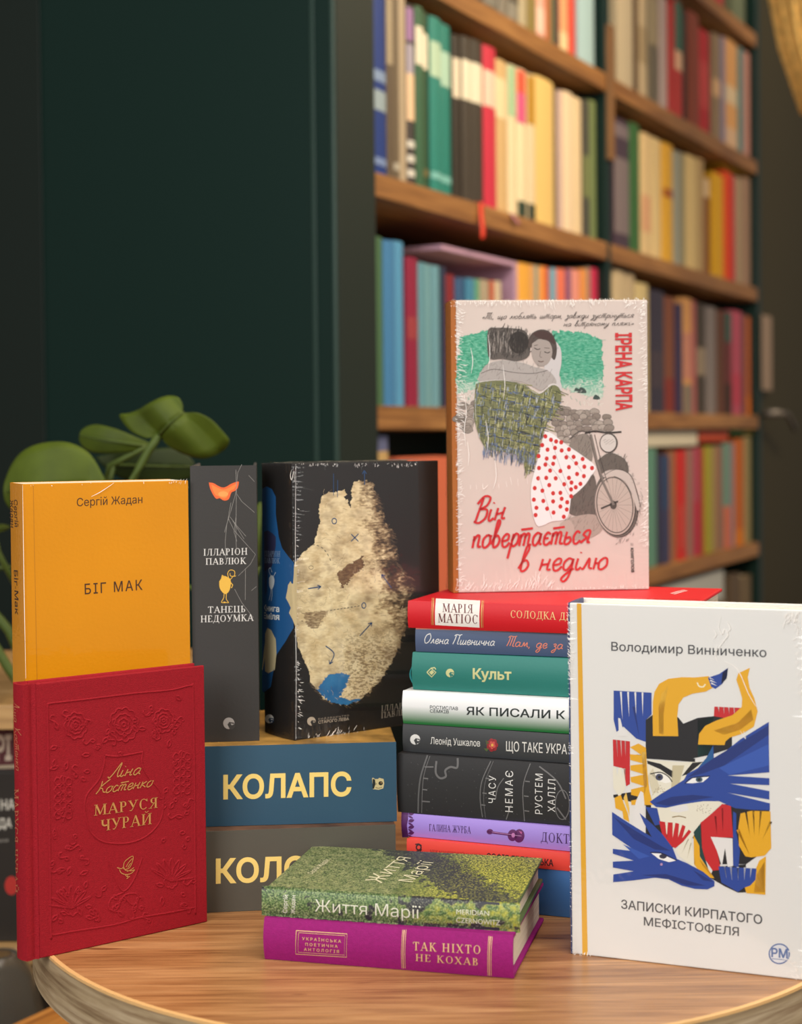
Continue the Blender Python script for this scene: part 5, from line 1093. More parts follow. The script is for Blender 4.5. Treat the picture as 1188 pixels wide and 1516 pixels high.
A = Art(blk, 'spine', C); CG = (112, 110, 110)
def arcline(pts, w=3, c=CG): A.line(pts, w, c, 6)
arcline([(122, 612), (100, 680), (92, 740), (90, 808)], 5, (96, 95, 95)); arcline([(130, 615), (108, 690), (102, 808)], 2); arcline([(336, 632), (306, 700), (300, 760), (308, 822)], 3); arcline([(470, 640), (445, 720), (450, 836)], 3); arcline([(345, 632), (318, 700), (312, 760), (318, 824)], 1.5)
for x, y, dx, dy in ((112, 652, 30, 0), (108, 690, 16, 2), (105, 728, 16, 2), (102, 768, 28, 2), (318, 690, 14, 2), (308, 740, 14, 2), (304, 780, 14, 2), (452, 700, 16, 2), (448, 750, 16, 2), (450, 800, 16, 2)): A.line([(x, y), (x + dx, y + dy)], 4, CG)
A.line([(152, 632), (150, 672), (165, 690), (184, 684), (182, 664), (200, 652), (222, 654), (224, 622)], 7, (104, 102, 102), 5)
A.line([(500, 650), (560, 700), (590, 760)], 5, CG, 4); A.line([(560, 790), (590, 830)], 5, CG); A.line([(380, 690), (360, 720), (352, 760)], 3, CG, 4); A.line([(405, 780), (388, 830)], 3, CG); A.ell(578, 780, 24, 50, CG, w=3)
for k in range(60): x, y = rnd.uniform(40, 580), rnd.uniform(625, 800); A.line([(x, y + x * .06), (x + 2.5, y + 2 + x * .06)], 1.6, (84, 83, 83))
A.done('clock_markings')
A = Art(blk, 'spine', C, .0002); LTX = (222, 220, 216)
A.text('ЧАСУ', (352, 775), (354, 683), (328, 773), LTX, .0, 1.3); A.text('НЕМАЄ', (411, 805), (412, 666), (385, 803), LTX, .0, 1.3); A.done('title_lettering')
A = Art(blk, 'spine', C, .0002); A.text('РУСТЕМ', (511, 812), (512, 676), (486, 810), LTX, .0, 1.2); A.text('ХАЛІЛ', (554, 805), (555, 695), (529, 803), LTX, .0, 1.2); A.done('author_lettering')
gry = pile(597.5, 1112.6, .8602, -22.3, .0214, .205, .130, mat('slate_black_cover', (60, 62, 64), .5, .04, 400, .35), 'dark grey book with a small red flower, under the white and green one', bulge=.0012)
A = Art(gry, 'spine', C); bird_mark(A, 80, 559, 17, (226, 224, 220), (62, 64, 66)); A.done('publisher_mark')
A = Art(gry, 'spine', C); A.text('Леонід Ушкалов', (132, 574), (300, 583), (132, 551), (222, 220, 214), .004); A.done('author_lettering')
A = Art(gry, 'spine', C)
for k in range(7): t = k / 7 * 6.283; A.ell(341 + 12 * math.cos(t), 578 + 14 * math.sin(t), 8, 9, (150, 36, 44), 12)
A.poly([(318, 560), (330, 570), (322, 582)], (70, 90, 50)); A.poly([(322, 600), (332, 588), (312, 590)], (84, 100, 54)); A.up()
for k in range(5): t = k / 5 * 6.283 + .4; A.ell(341 + 7 * math.cos(t), 578 + 8 * math.sin(t), 5, 6, (206, 84, 76), 10)
A.up(); A.ell(341, 578, 4.5, 5, (230, 180, 80)); A.done('red_flower')
A = Art(gry, 'spine', C); A.text('ЩО ТАКЕ УКРА', (388, 598), (594, 609), (388, 565), (224, 222, 216), .006); A.text('ЇНСТВО', (600, 610), (705, 616), (600, 578), (224, 222, 216), .006); A.done('title_lettering')
wg = bpy.data.materials.new('white_to_green_print'); wg.use_nodes = True; nt = wg.node_tree; b_ = nt.nodes['Principled BSDF']; b_.inputs['Roughness'].default_value = .4
tcn = nt.nodes.new('ShaderNodeTexCoord'); sp = nt.nodes.new('ShaderNodeSeparateXYZ'); mr = nt.nodes.new('ShaderNodeMapRange'); rp = nt.nodes.new('ShaderNodeValToRGB')
mr.inputs['From Min'].default_value = 0; mr.inputs['From Max'].default_value = .025
nt.links.new(tcn.outputs['Object'], sp.inputs[0]); nt.links.new(sp.outputs['Y'], mr.inputs['Value']); nt.links.new(mr.outputs[0], rp.inputs[0]); nt.links.new(rp.outputs[0], b_.inputs['Base Color'])
e = rp.color_ramp.elements; e[0].position = .45; e[0].color = (*lin((236, 238, 238)), 1); e[1].position = .95; e[1].color = (*lin((36, 122, 62)), 1)
wgb = pile(597.5, 1071.2, .8816, -21.6, .0254, .207, .130, mat('white_board_cover', (234, 234, 232), .4), 'white book fading to green along its spine, in the upper half of the tall pile', spine=wg, back=mat('green_board_cover', (36, 122, 62), .4), bulge=.0022)
A = Art(wgb, 'spine', C); A.text('РОСТИСЛАВ', (130, 455), (225, 460), (130, 444), (70, 76, 76), .012); A.text('СЕМКІВ', (130, 468), (194, 471), (130, 457), (70, 76, 76), .012); A.done('author_lettering')
A = Art(wgb, 'spine', C); A.text('ЯК ПИСАЛИ К', (253, 475), (588, 490), (253, 448), (30, 40, 38), .016); A.text('ЛАСИКИ', (600, 491), (780, 499), (600, 463), (30, 40, 38), .016); A.done('title_lettering')
tea = pile(612, 1020.7, .9070, -20.5, .0287, .200, .130, mat('teal_cover', (40, 122, 112), .5, .06, 400, .35), 'teal book with cream title and ribbon, third from the top of the tall pile', bulge=.0026)
A = Art(tea, 'spine', C); CRT = (206, 206, 146); A.text('Культ', (275, 353), (406, 357), (275, 319), CRT, .03); A.done('title_lettering')
A = Art(tea, 'spine', C); A.line([(120, 332), (134, 318), (150, 332), (136, 348), (120, 332)], 4, CRT); A.poly([(127, 332), (137, 324), (144, 332), (136, 341)], CRT); A.line([(134, 318), (146, 316), (150, 322)], 4, CRT); bird_mark(A, 198, 334, 14, CRT, (42, 122, 112)); A.done('publisher_mark')
b0 = tea['M'] @ Vector((.0, .02, tea['H'])); tm = mat('teal_ribbon', (30, 136, 140), .5)
Li = tea['Mi']; bm = bmesh.new(); vv = []
for k in range(9):
    t = k / 8; q = Vector((.006 + .001 * math.sin(t * 5), .009 + .016 * t, tea['H'] + .0035 * math.sin(t * math.pi) + .0003)); vv.append((bm.verts.new(q + Vector((-.004, 0, 0))), bm.verts.new(q + Vector((.003, 0, .0006)))))
for k in range(8): bm.faces.new((vv[k][0], vv[k][1], vv[k + 1][1], vv[k + 1][0]))
o = from_bm('ribbon', bm, tm, tea['root'], True); o.modifiers.new('thick', 'SOLIDIFY').thickness = .0007; o['label'] = 'bright teal ribbon bookmark'
sla = pile(616, 964.7, .9358, -19, .0180, .195, .125, mat('coral_top_cover', (222, 118, 92), .5), 'thin slate blue book with handwritten white and coral lettering, second from top', spine=mat('slate_blue_cover', (72, 88, 120), .5, .04, 400), back=mat('slate_blue_cover', (72, 88, 120)), bulge=.0010)
A = Art(sla, 'spine', C); A.line([(82, 183), (330, 190), (600, 199)], 5, (220, 126, 98)); A.done('coral_edge')
A = Art(sla, 'spine', C); A.script('Олена Пшенична', (108, 233), (352, 242), (108, 200), (226, 226, 224), .075, .25); A.done('author_lettering')
A = Art(sla, 'spine', C); A.script('Там, де за', (388, 243), (584, 254), (388, 208), (226, 130, 104), .085, .2); A.done('title_lettering')
RM = mat('bright_red_cover', (206, 20, 32), .5, .05, 500, .35)
mat_red = pile(604, 922, .9538, -20.5, .0210, .213, .152, RM, 'bright red book with a white author panel, topmost of the tall pile', px=.0045, py=1.178, bulge=.0016)
A = Art(mat_red, 'spine', C); GL = (204, 160, 90)
A.poly([(150, 82), (300, 89), (298, 181), (148, 172)], (240, 234, 226)); A.done('author_panel')
A = Art(mat_red, 'spine', C, .0002); A.line([(143, 80), (141, 172)], 3, GL); A.line([(138, 80), (136, 172)], 1.5, GL); A.line([(307, 89), (305, 181)], 3, GL); A.line([(312, 89), (310, 181)], 1.5, GL); A.done('gold_rules', FOIL)
A = Art(mat_red, 'spine', C, .0002); A.serif('МАРІЯ', (172, 128), (276, 132), (172, 99), (104, 30, 30), .15, .06); A.serif('МАТІОС', (157, 163), (293, 168), (157, 133), (104, 30, 30), .15, .06); A.done('author_lettering')
A = Art(mat_red, 'spine', C); A.serif('СОЛОДКА ДАРУСЯ', (402, 147), (692, 160), (402, 122), (232, 196, 130), .12, .06); A.done('title_lettering')
A = Art(mat_red, 'front', C); A.line([(946, 66), (972, 58), (992, 54)], .9, (226, 190, 186)); A.line([(956, 68), (982, 60), (1000, 56)], .9, (226, 190, 186)); A.done('small_lettering')

# ---- pink novel on top of the pile
zr = .9538 + .0210
PK = mat('pale_pink_cover', (216, 200, 190), .55, .05, 500, .3, .03, 30); OR = mat('orange_brown_spine', (176, 104, 44), .5, .05, 400)
pd = ang(4.6); pP = on_z(671.7, 878, zr)
pin = make_book((pP.x, pP.y, zr + .0002), pd, UPZ, .1578, .040, .2313, PK, 'pale pink wrapped novel with couple and motorcycle drawing, standing on the red book', GS, spine=OR, bulge=.001, hinge=.004)
C = crop(640, 420, 3.159); A = Art(pin, 'front', C); rn = random.Random(21)
def sea(x, y):
    L = inside([(128, 250), (262, 218), (300, 300), (240, 400), (200, 490), (110, 520), (120, 380)], x + 14 * fbm(x, y, .03, 2), y + 12 * fbm(x, y, .04, 5)); Rr_ = inside([(560, 222), (700, 225), (792, 260), (802, 400), (798, 540), (700, 520), (595, 480), (600, 340)], x + 14 * fbm(x, y, .03, 2), y + 12 * fbm(x, y, .04, 5))
    if not (L or Rr_): return None
    n = fbm(x * .35, y, .16, 1, 3); f = max(0, (y - 430) / 100) + (.35 if fbm(x, y, .03, 8) > .28 and y > 420 else 0)
    return mixc(mixc((52, 150, 116), (120, 190, 160), .45 + n), (214, 214, 200), min(.9, f * .8))
A.raster(105, 215, 805, 545, 3.0, sea); A.up()
for k in range(620):
    x, y = rn.uniform(120, 795), rn.uniform(225, 520)
    if not (inside([(132, 255), (262, 222), (235, 410), (200, 480), (118, 490)], x, y) or inside([(575, 228), (785, 258), (795, 500), (605, 470)], x, y)): continue
    l = rn.uniform(12, 34); a = rn.gauss(-.1, .12) if x > 400 else rn.gauss(.5, .4); c = mixc((30, 122, 92), (150, 204, 176), rn.random()) if y < 450 or rn.random() < .4 else (226, 226, 214)
    A.line([(x, y), (x + l * math.cos(a), y + l * math.sin(a))], 1.5, c)
for k in range(120):
    x, y = rn.choice((rn.uniform(120, 220), rn.uniform(600, 800))), rn.uniform(460, 580); A.line([(x, y), (x + rn.uniform(-8, 8), y - rn.uniform(3, 10)), (x + rn.uniform(-10, 12), y - rn.uniform(6, 18))], 2, (228, 226, 214) if rn.random() < .6 else (140, 176, 156), 3)
for cx, cy, r in ((700, 500, 20), (768, 532, 16), (676, 496, 12)): A.poly([(cx - r, cy + r * .5), (cx - r * .6, cy - r * .5), (cx, cy - r * .8), (cx + r * .9, cy - r * .2), (cx + r, cy + r * .6)], (62, 78, 72), 3)
A.done('sea_drawing')
# rocks, motorcycle
A = Art(pin, 'front', C, .00014)
def rock(cx, cy, rx, ry):
    a = rn.uniform(0, 3); pts = [(cx + rx * (1 + rn.uniform(-.15, .15)) * math.cos(t) , cy + ry * (1 + rn.uniform(-.15, .15)) * math.sin(t)) for t in [k / 7 * 6.283 + a for k in range(7)]]
    A.poly(pts, mixc((178, 166, 154), (126, 114, 104), rn.random() * .8), 3); A.up(); A.line(pts + [pts[0]], 1.8, (88, 78, 72), 3)
    for k in range(5): A.line([(cx - rx * .5 + k * rx * .22, cy + ry * .75), (cx - rx * .2 + k * rx * .22, cy + ry * .2)], 1.2, (112, 100, 92))
for i in range(11): rock(rn.uniform(120, 205), 560 + i * 12, rn.uniform(16, 30), rn.uniform(14, 24))
for row, (y, x0, x1) in enumerate(((590, 600, 650), (604, 590, 790), (628, 570, 815), (652, 580, 830), (678, 590, 845), (702, 600, 700), (730, 600, 690))):
    for x in range(x0, x1, 34): rock(x + rn.uniform(-8, 8), y + rn.uniform(-6, 6), rn.uniform(18, 26), rn.uniform(13, 19))
def shade(poly, base, dark, n=60, w=1.4):
    A.poly(poly, base, 3); A.up(); xs, ys = [p[0] for p in poly], [p[1] for p in poly]
    for k in range(n):
        x, y = rn.uniform(min(xs), max(xs)), rn.uniform(min(ys), max(ys))
        if inside(poly, x, y): a = rn.gauss(1.2, .3); l = rn.uniform(10, 30); A.line([(x, y), (x + l * math.cos(a), y - l * math.sin(a))], w, mixc(dark, base, rn.random() * .7))
    A.up()
shade([(640, 1000), (650, 930), (720, 900), (760, 900), (775, 1000), (790, 1080), (720, 1090), (650, 1080), (630, 1040)], (108, 98, 90), (56, 50, 46), 120)
shade([(640, 760), (660, 720), (720, 700), (745, 740), (748, 830), (700, 800)], (140, 130, 120), (66, 60, 54), 70)
shade([(770, 830), (830, 790), (900, 820), (920, 870), (900, 900), (830, 870), (785, 890)], (104, 96, 88), (52, 46, 42), 60)
shade([(600, 1120), (660, 1090), (760, 1080), (800, 1140), (760, 1180), (690, 1200), (610, 1180)], (176, 160, 148), (110, 98, 90), 70)
A.ell(862, 1030, 104, 158, (78, 70, 64), 40, -.12); A.up(); A.ell(855, 1035, 92, 140, (196, 180, 168), 40, -.12); A.up(); A.ell(855, 1035, 84, 130, (92, 84, 78), 40, -.12, w=5); A.ell(858, 1033, 98, 150, (130, 120, 112), 40, -.12, w=3)
for k in range(22): t = k / 22 * 6.283; A.line([(850, 1035), (855 + 82 * math.cos(t), 1035 + 128 * math.sin(t))], 1.2, (126, 114, 106))
A.up(); A.ell(848, 1035, 16, 20, (84, 76, 70)); A.line([(790, 1052), (870, 1018)], 9, (74, 66, 62))
A.poly([(806, 880), (860, 868), (920, 890), (950, 960), (972, 1040), (960, 1060), (935, 985), (900, 925), (850, 900), (800, 905)], (202, 190, 180), 3); A.line([(800, 900), (860, 868), (925, 892), (955, 960), (975, 1045)], 3, (66, 58, 54), 4); A.line([(935, 985), (900, 925), (850, 900)], 2.5, (92, 84, 78), 4)
A.up(); A.line([(742, 705), (770, 830), (800, 930), (850, 1035)], 12, (128, 118, 110)); A.line([(760, 705), (790, 830), (820, 930)], 3, (66, 58, 54)); A.line([(737, 705), (764, 830), (796, 935)], 3, (66, 58, 54))
A.line([(715, 700), (760, 690), (820, 697), (886, 693)], 8, (58, 52, 48), 3); A.line([(640, 730), (690, 690), (740, 700)], 4, (78, 70, 64), 3)
A.up(); A.ell(826, 745, 43, 47, (84, 76, 70)); A.up(); A.ell(824, 745, 37, 41, (212, 204, 196)); A.up()
for k in range(8): A.line([(798 + k * 6, 735 + (k % 3) * 8), (812 + k * 6, 728 + (k % 3) * 9)], 1.6, (140, 132, 124))
for k in range(90): t = rn.uniform(-1.2, 1.6); r = rn.uniform(.95, 1.2); A.line([(865 + 100 * r * math.cos(t), 1030 + 152 * r * math.sin(t)), (865 + 100 * (r + .06) * math.cos(t + .06), 1030 + 152 * (r + .06) * math.sin(t + .06))], 1.2, (130, 118, 110))
A.done('motorcycle_drawing')
# couple, blanket, dress
A = Art(pin, 'front', C, .0004)
A.poly([(560, 250), (600, 300), (605, 370), (595, 430), (608, 500), (560, 500), (520, 420)], (206, 200, 198), 3); A.up()
shade([(258, 300), (262, 215), (300, 206), (372, 208), (432, 220), (452, 262), (455, 335), (400, 362), (330, 352), (270, 352)], (96, 88, 82), (34, 30, 28), 240, 2)
for k in range(70): x = rn.uniform(262, 440); y = rn.uniform(215, 300); A.line([(x, y), (x + rn.uniform(-6, 6), y + rn.uniform(20, 50))], 1.6, rn.choice(((192, 182, 172), (44, 40, 36), (150, 140, 130))))
shade([(446, 300), (450, 262), (470, 230), (510, 214), (550, 225), (576, 262), (584, 310), (574, 356), (556, 340), (548, 295), (520, 262), (490, 262), (464, 296)], (84, 72, 66), (40, 32, 30), 90)
A.ell(405, 275, 46, 52, (48, 42, 38)); A.up()
for k in range(60): t = rn.uniform(0, 6.28); r = rn.uniform(.3, 1.1); A.line([(405 + 46 * r * math.cos(t), 275 + 52 * r * math.sin(t)), (405 + 46 * r * math.cos(t) + rn.uniform(-6, 6), 275 + 52 * r * math.sin(t) + rn.uniform(8, 26))], 1.8, rn.choice(((30, 26, 24), (86, 78, 72), (58, 50, 46))))
A.up()
A.poly([(468, 280), (500, 262), (545, 270), (562, 310), (556, 350), (535, 380), (505, 385), (480, 365), (466, 325)], (168, 156, 148), 4); A.up()
A.line([(478, 300), (492, 308), (505, 304)], 4, (54, 46, 42), 3); A.line([(525, 318), (540, 324), (552, 318)], 4, (54, 46, 42), 3); A.line([(476, 290), (495, 286)], 2.5, (70, 60, 56)); A.line([(525, 300), (550, 302)], 2.5, (70, 60, 56)); A.line([(508, 315), (504, 340), (514, 345)], 2.5, (104, 92, 86), 3); A.line([(496, 362), (510, 366), (522, 362)], 4, (88, 60, 56), 3); A.poly([(470, 235), (510, 220), (560, 240), (575, 285), (540, 262), (500, 255)], (74, 52, 48), 3)
A.up()
shade([(252, 380), (300, 362), (360, 360), (430, 372), (480, 390), (540, 405), (575, 440), (580, 470), (550, 470), (510, 500), (470, 480), (400, 455), (320, 455), (222, 462), (230, 410)], (176, 168, 162), (110, 102, 96), 120, 1.3)
A.line([(228, 420), (290, 400), (380, 415), (470, 420), (540, 405)], 2.5, (70, 64, 60), 4); A.line([(222, 460), (320, 452), (420, 470), (495, 515), (560, 470), (590, 480)], 4, (222, 216, 210), 4)
BLK_ = [(204, 470), (240, 458), (330, 452), (430, 470), (498, 518), (560, 475), (596, 490), (604, 540), (580, 600), (545, 640), (522, 690), (500, 770), (470, 870), (440, 890), (425, 830), (395, 800), (330, 785), (262, 775), (232, 740), (212, 690), (196, 610)]
A.poly(BLK_, (120, 122, 84), 3); A.up()
def stro(n, a0, cols, w, lmin, lmax):
    for k in range(n):
        x, y = rn.uniform(196, 604), rn.uniform(455, 900)
        if not inside(BLK_, x, y): continue
        a = rn.gauss(a0, .10) + (x - 400) * .0008; l = rn.uniform(lmin, lmax); A.line([(x, y), (x + l * .5 * math.cos(a), y + l * .5 * math.sin(a) + 2), (x + l * math.cos(a), y + l * math.sin(a))], w, rn.choice(cols))
stro(420, .22, ((146, 148, 84), (92, 98, 62), (170, 168, 112), (70, 74, 54)), 3, 20, 60); A.up(); stro(460, 1.75, ((60, 62, 52), (156, 156, 92), (84, 90, 64), (188, 186, 140)), 2.4, 16, 46); A.up()
for j in range(9):
    y0 = 478 + j * 44
    for k in range(42):
        x = 205 + rn.uniform(0, 385); y = y0 + (x - 205) * .2 + rn.gauss(0, 5)
        if inside(BLK_, x, y): A.line([(x, y), (x + rn.uniform(12, 30), y + rn.uniform(0, 8))], 2.6, rn.choice(((52, 54, 58), (96, 116, 158), (60, 66, 84))))
for j in range(11):
    x0 = 215 + j * 36
    for k in range(42):
        y = 460 + rn.uniform(0, 420); x = x0 - (y - 460) * .12 + rn.gauss(0, 4)
        if inside(BLK_, x, y): A.line([(x, y), (x - rn.uniform(0, 5), y + rn.uniform(12, 28))], 2.4, rn.choice(((48, 50, 46), (190, 194, 196), (104, 124, 160))))
A.up()
for k in range(150):
    x = rn.uniform(235, 480); y = 745 + (x - 235) * .2 + rn.uniform(-20, 40); A.line([(x, y), (x + rn.uniform(-6, 4), y + rn.uniform(16, 46))], 2, rn.choice(((110, 130, 172), (84, 96, 120), (150, 164, 190), (96, 98, 84))))
A.up()
DR = [(528, 690), (560, 700), (604, 735), (650, 768), (700, 802), (766, 856), (742, 900), (716, 940), (680, 975), (652, 1000), (645, 1040), (638, 1080), (618, 1104), (560, 1112), (520, 1130), (490, 1130), (470, 1070), (462, 1000), (464, 940), (478, 880), (500, 800), (514, 740)]
A.poly(DR, (240, 236, 234), 3); A.up()
for q in ([(530, 830), (590, 900), (640, 990)], [(620, 790), (680, 850), (700, 880)], [(560, 740), (600, 860), (640, 960)], [(500, 900), (530, 1000), (560, 1100)]): A.line(q, 2, (176, 168, 166), 4)
A.up()
for x, y in ((530, 714), (556, 730), (580, 738), (604, 742), (515, 755), (540, 776), (575, 768), (606, 780), (640, 775), (498, 806), (536, 818), (572, 812), (628, 812), (662, 810), (704, 820), (500, 862), (530, 846), (566, 842), (600, 876), (640, 858), (674, 840), (712, 856), (748, 862), (496, 910), (534, 908), (578, 910), (552, 874), (618, 938), (640, 908), (678, 890), (710, 900), (480, 956), (516, 968), (548, 942), (566, 980), (600, 978), (652, 930), (672, 952), (694, 936), (476, 1010), (520, 1016), (566, 1018), (606, 1006), (650, 962), (484, 1082), (488, 1048), (538, 1052), (568, 1070), (600, 1042), (632, 1022), (650, 994), (616, 1090), (630, 1056)): A.ell(x, y, 9.5, 10.5, (206, 48, 44), 14)
A.poly([(600, 1120), (640, 1104), (665, 1140), (655, 1178), (620, 1180), (596, 1150)], (190, 172, 160), 3)
A.done('couple_drawing')
A = Art(pin, 'front', C, .00052); RB = (208, 44, 48)
A.script('Він', (190, 1120), (352, 1098), (190, 1000), RB, .085, .25); A.script('повертається', (182, 1236), (748, 1212), (182, 1110), RB, .085, .2); A.script('в неділю', (398, 1344), (832, 1334), (398, 1226), RB, .085, .22); A.done('title_lettering', label='red brush lettering')
A = Art(pin, 'front', C, .00052); A.text('ІРЕНА КАРПА', (859, 230), (862, 594), (931, 229), (206, 48, 50), .035); A.done('author_lettering')
A = Art(pin, 'front', C, .00052); IQ = (58, 52, 50); A.script('«Ті, що люблять шторм, завжди зустрінуться', (232, 166), (945, 158), (232, 136), IQ, .065, .3); A.script('на вітряному пляжі»', (612, 200), (945, 194), (612, 172), IQ, .065, .3); A.done('quote_lettering')
A = Art(pin, 'front', C, .00052); A.text('# книголов', (928, 1212), (932, 1350), (946, 1212), (50, 46, 44), .02); A.done('publisher_mark')
fl = film(pin, .0010, 5); C = crop(640, 420, 3.159)
film_glints(pin, fl, 2, [C, [(150, 520), (160, 600), (150, 680), (158, 760)], [(165, 740), (172, 800), (168, 850)], [(290, 800), (300, 900), (285, 960)], [(250, 640), (262, 720), (255, 790)], [(178, 940), (180, 960)], [(206, 938), (208, 962)], [(236, 936), (240, 960), (262, 940)], [(310, 935), (314, 958)], [(345, 925), (350, 950)], [(365, 905), (372, 940)], [(400, 912), (402, 945)], [(445, 912), (446, 935)], [(500, 905), (504, 925)], [(180, 300), (190, 360), (182, 420)], [(262, 240), (270, 330), (262, 400)], [(330, 380), (340, 470), (332, 540)], [(200, 560), (206, 640)]],
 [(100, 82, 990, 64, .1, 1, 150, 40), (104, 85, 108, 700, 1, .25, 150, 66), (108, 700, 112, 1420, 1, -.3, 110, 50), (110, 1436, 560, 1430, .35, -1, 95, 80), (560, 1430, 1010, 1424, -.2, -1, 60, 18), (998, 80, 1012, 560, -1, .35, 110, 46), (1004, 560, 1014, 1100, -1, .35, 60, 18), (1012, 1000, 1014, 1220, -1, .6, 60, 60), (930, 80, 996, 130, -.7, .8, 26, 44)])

# ---- the pair lying in front
q0, q1 = on_z(392.4, 1420, .75), on_z(761, 1449, .75); dl = (q0 - q1); Hp = dl.length; dl.normalize()
MG = mat('magenta_cloth', (150, 24, 112), .7, .35, 1400, .25, .08, 400)
pur = lying((q1.x, q1.y, .7502 + .0280), dl, .121, .0280, Hp, MG, 'magenta purple cloth book with gold lettering, lower one of the front pair', GF, bulge=.0028, groove=.0008)
C = crop(380, 1240, 2.583); A = Art(pur, 'spine', C, .0003); GO2 = (226, 184, 132)
A.line([(153, 355), (347, 368), (345, 457), (151, 445), (153, 355)], 3, GO2); A.line([(162, 363), (339, 375), (337, 449), (160, 438), (162, 363)], 1.8, GO2); A.done('gold_frame', FOIL)
A = Art(pur, 'spine', C, .0003); A.text('УКРАЇНСЬКА', (175, 391), (324, 402), (175, 380), GO2, .015, 1.5); A.text('ПОЕТИЧНА', (187, 413), (311, 421), (187, 402), GO2, .015, 1.5); A.text('АНТОЛОГІЯ', (182, 432), (316, 441), (182, 421), GO2, .015, 1.5); A.done('series_lettering', FOIL)
A = Art(pur, 'spine', C, .0003)
for x in (560, 566, 573): A.line([(x, 352), (x - 3, 500)], 3.5 if x == 566 else 2, GO2)
for x in (889, 895, 902): A.line([(x, 377), (x - 3, 528)], 3.5 if x == 895 else 2, GO2)
A.done('gold_rules', FOIL)
A = Art(pur, 'spine', C, .0003); A.serif('ТАК НІХТО', (598, 430), (859, 445), (598, 398), GO2, .14, .06, .14); A.serif('НЕ КОХАВ', (608, 471), (850, 489), (608, 444), GO2, .14, .06, .14); A.done('title_lettering', FOIL)
zp = .7502 + .0282
g0, g1 = on_z(392.5, 1354, zp), on_z(767, 1378.6, zp); dl = g0 - g1; Hg = dl.length; dl.normalize()
GT_ = mat('moss_cover', (84, 104, 58), .5)
grn = lying((g1.x, g1.y, zp + .0176), dl, .112, .0172, Hg, GT_, 'moss green picture book with white lettering, upper one of the front pair', GF, bulge=.0016)
def moss(x, y, sx=1.0):
    n = fbm(x * 1.0, y * sx, .05, 2, 5); n2 = fbm(x, y * sx, .012, 6, 3); n3 = fbm(x, y * sx, .16, 11, 2); t = (x - 40) / 1000
    c = mixc((84, 116, 62), (136, 156, 100), .45 + .9 * n)
    if n3 < -.12: c = mixc(c, (40, 60, 40), .6)
    if t > .42: c = mixc(c, (176, 176, 64), min(1, (t - .42) * 3) * (.45 + .9 * n))
    dk = n2 + (.30 if .5 < t < .82 else -.02) - abs(t - .66) * .55 + .35 * n
    if dk > .14: c = mixc(c, (42, 42, 50), min(.92, .4 + (dk - .14) * 3))
    return mixc(c, (206, 210, 170), .35) if n3 > .25 else c
A = Art(grn, 'spine', C, .00006)
A.raster(20, 175, 1010, 372, 3.2, lambda x, y: moss(x, y) if 185 + (x - 45) * .068 < y < 298 + (x - 32) * .068 else None)
A.poly([(858, 244), (930, 248), (930, 356), (858, 350)], (48, 48, 58)); A.done('moss_picture')
A = Art(grn, 'front', C, .00006); gq = [A.p(*a) for a in ((45, 190), (1002, 262), (1142, 90), (265, 40))]
Wg, Hgg = grn['W'], grn['H']; nx, ny = 90, 220
def moss2(a, b):
    u = 1 - b / Hgg; v = a / Wg; x = 40 + u * 1000; n = fbm(x, v * 600, .03, 1, 5); n3 = fbm(x, v * 700, .11, 11, 3); c = mixc((92, 108, 62), (142, 146, 96), .45 + .9 * n)
    if n3 < -.1: c = mixc(c, (50, 62, 40), .6)
    n4 = fbm(x, v * 900, .30, 17, 2)
    if u > .5: c = mixc(c, mixc((74, 84, 30), (214, 206, 84), .5 + 1.1 * n3 + .8 * n4), min(1, (u - .5) * 4))
    elif n4 > .15: c = mixc(c, (176, 178, 130), .45)
    ed = .30 + .48 * (1 - v) + .10 * n
    if u > ed and u < ed + .26 + .1 * n3: c = mixc(c, (52, 52, 58), .85 if n3 < .18 else .45)
    return c
vs = [Vector((.0005 + (Wg - .001) * i / nx, .0005 + (Hgg - .001) * j / ny)) for j in range(ny + 1) for i in range(nx + 1)]
for j in range(ny):
    for i in range(nx): A.C.append((*lin(moss2(Wg * (i + .5) / nx, Hgg * (j + .5) / ny)), 1)); A.Fc.append((j * (nx + 1) + i, j * (nx + 1) + i + 1, (j + 1) * (nx + 1) + i + 1, (j + 1) * (nx + 1) + i))
A.V = [(q.x, q.y, A.base) for q in vs]; A.done('moss_picture')
A = Art(grn, 'spine', C, .0003); LW = (226, 228, 208)
A.text('Життя Марії', (224, 282), (628, 310), (224, 235), LW, -.006); A.done('title_lettering')
A = Art(grn, 'spine', C, .0003); A.text('Сергій', (118, 288), (121, 219), (101, 287), LW, .008); A.text('Жадан', (148, 291), (150, 221), (132, 290), LW, .008); A.done('author_lettering')
A = Art(grn, 'spine', C, .0003); 
A.text('MERIDIAN', (765, 292), (890, 299), (765, 272), LW, -.004); A.text('CZERNOWITZ', (765, 324), (932, 335), (765, 304), LW, -.004); A.done('series_lettering')
A = Art(grn, 'front', C, .0003); LC = (222, 214, 178); A.text('Життя', (478, 176), (592, 80), (412, 166), LC, -.006); A.text('Марії', (597, 172), (682, 94), (540, 166), LC, -.006); A.done('title_lettering')
A = Art(grn, 'front', C, .0003); A.text('Сергій Жадан', (212, 142), (280, 88), (192, 138), LC, .0); A.done('author_lettering')

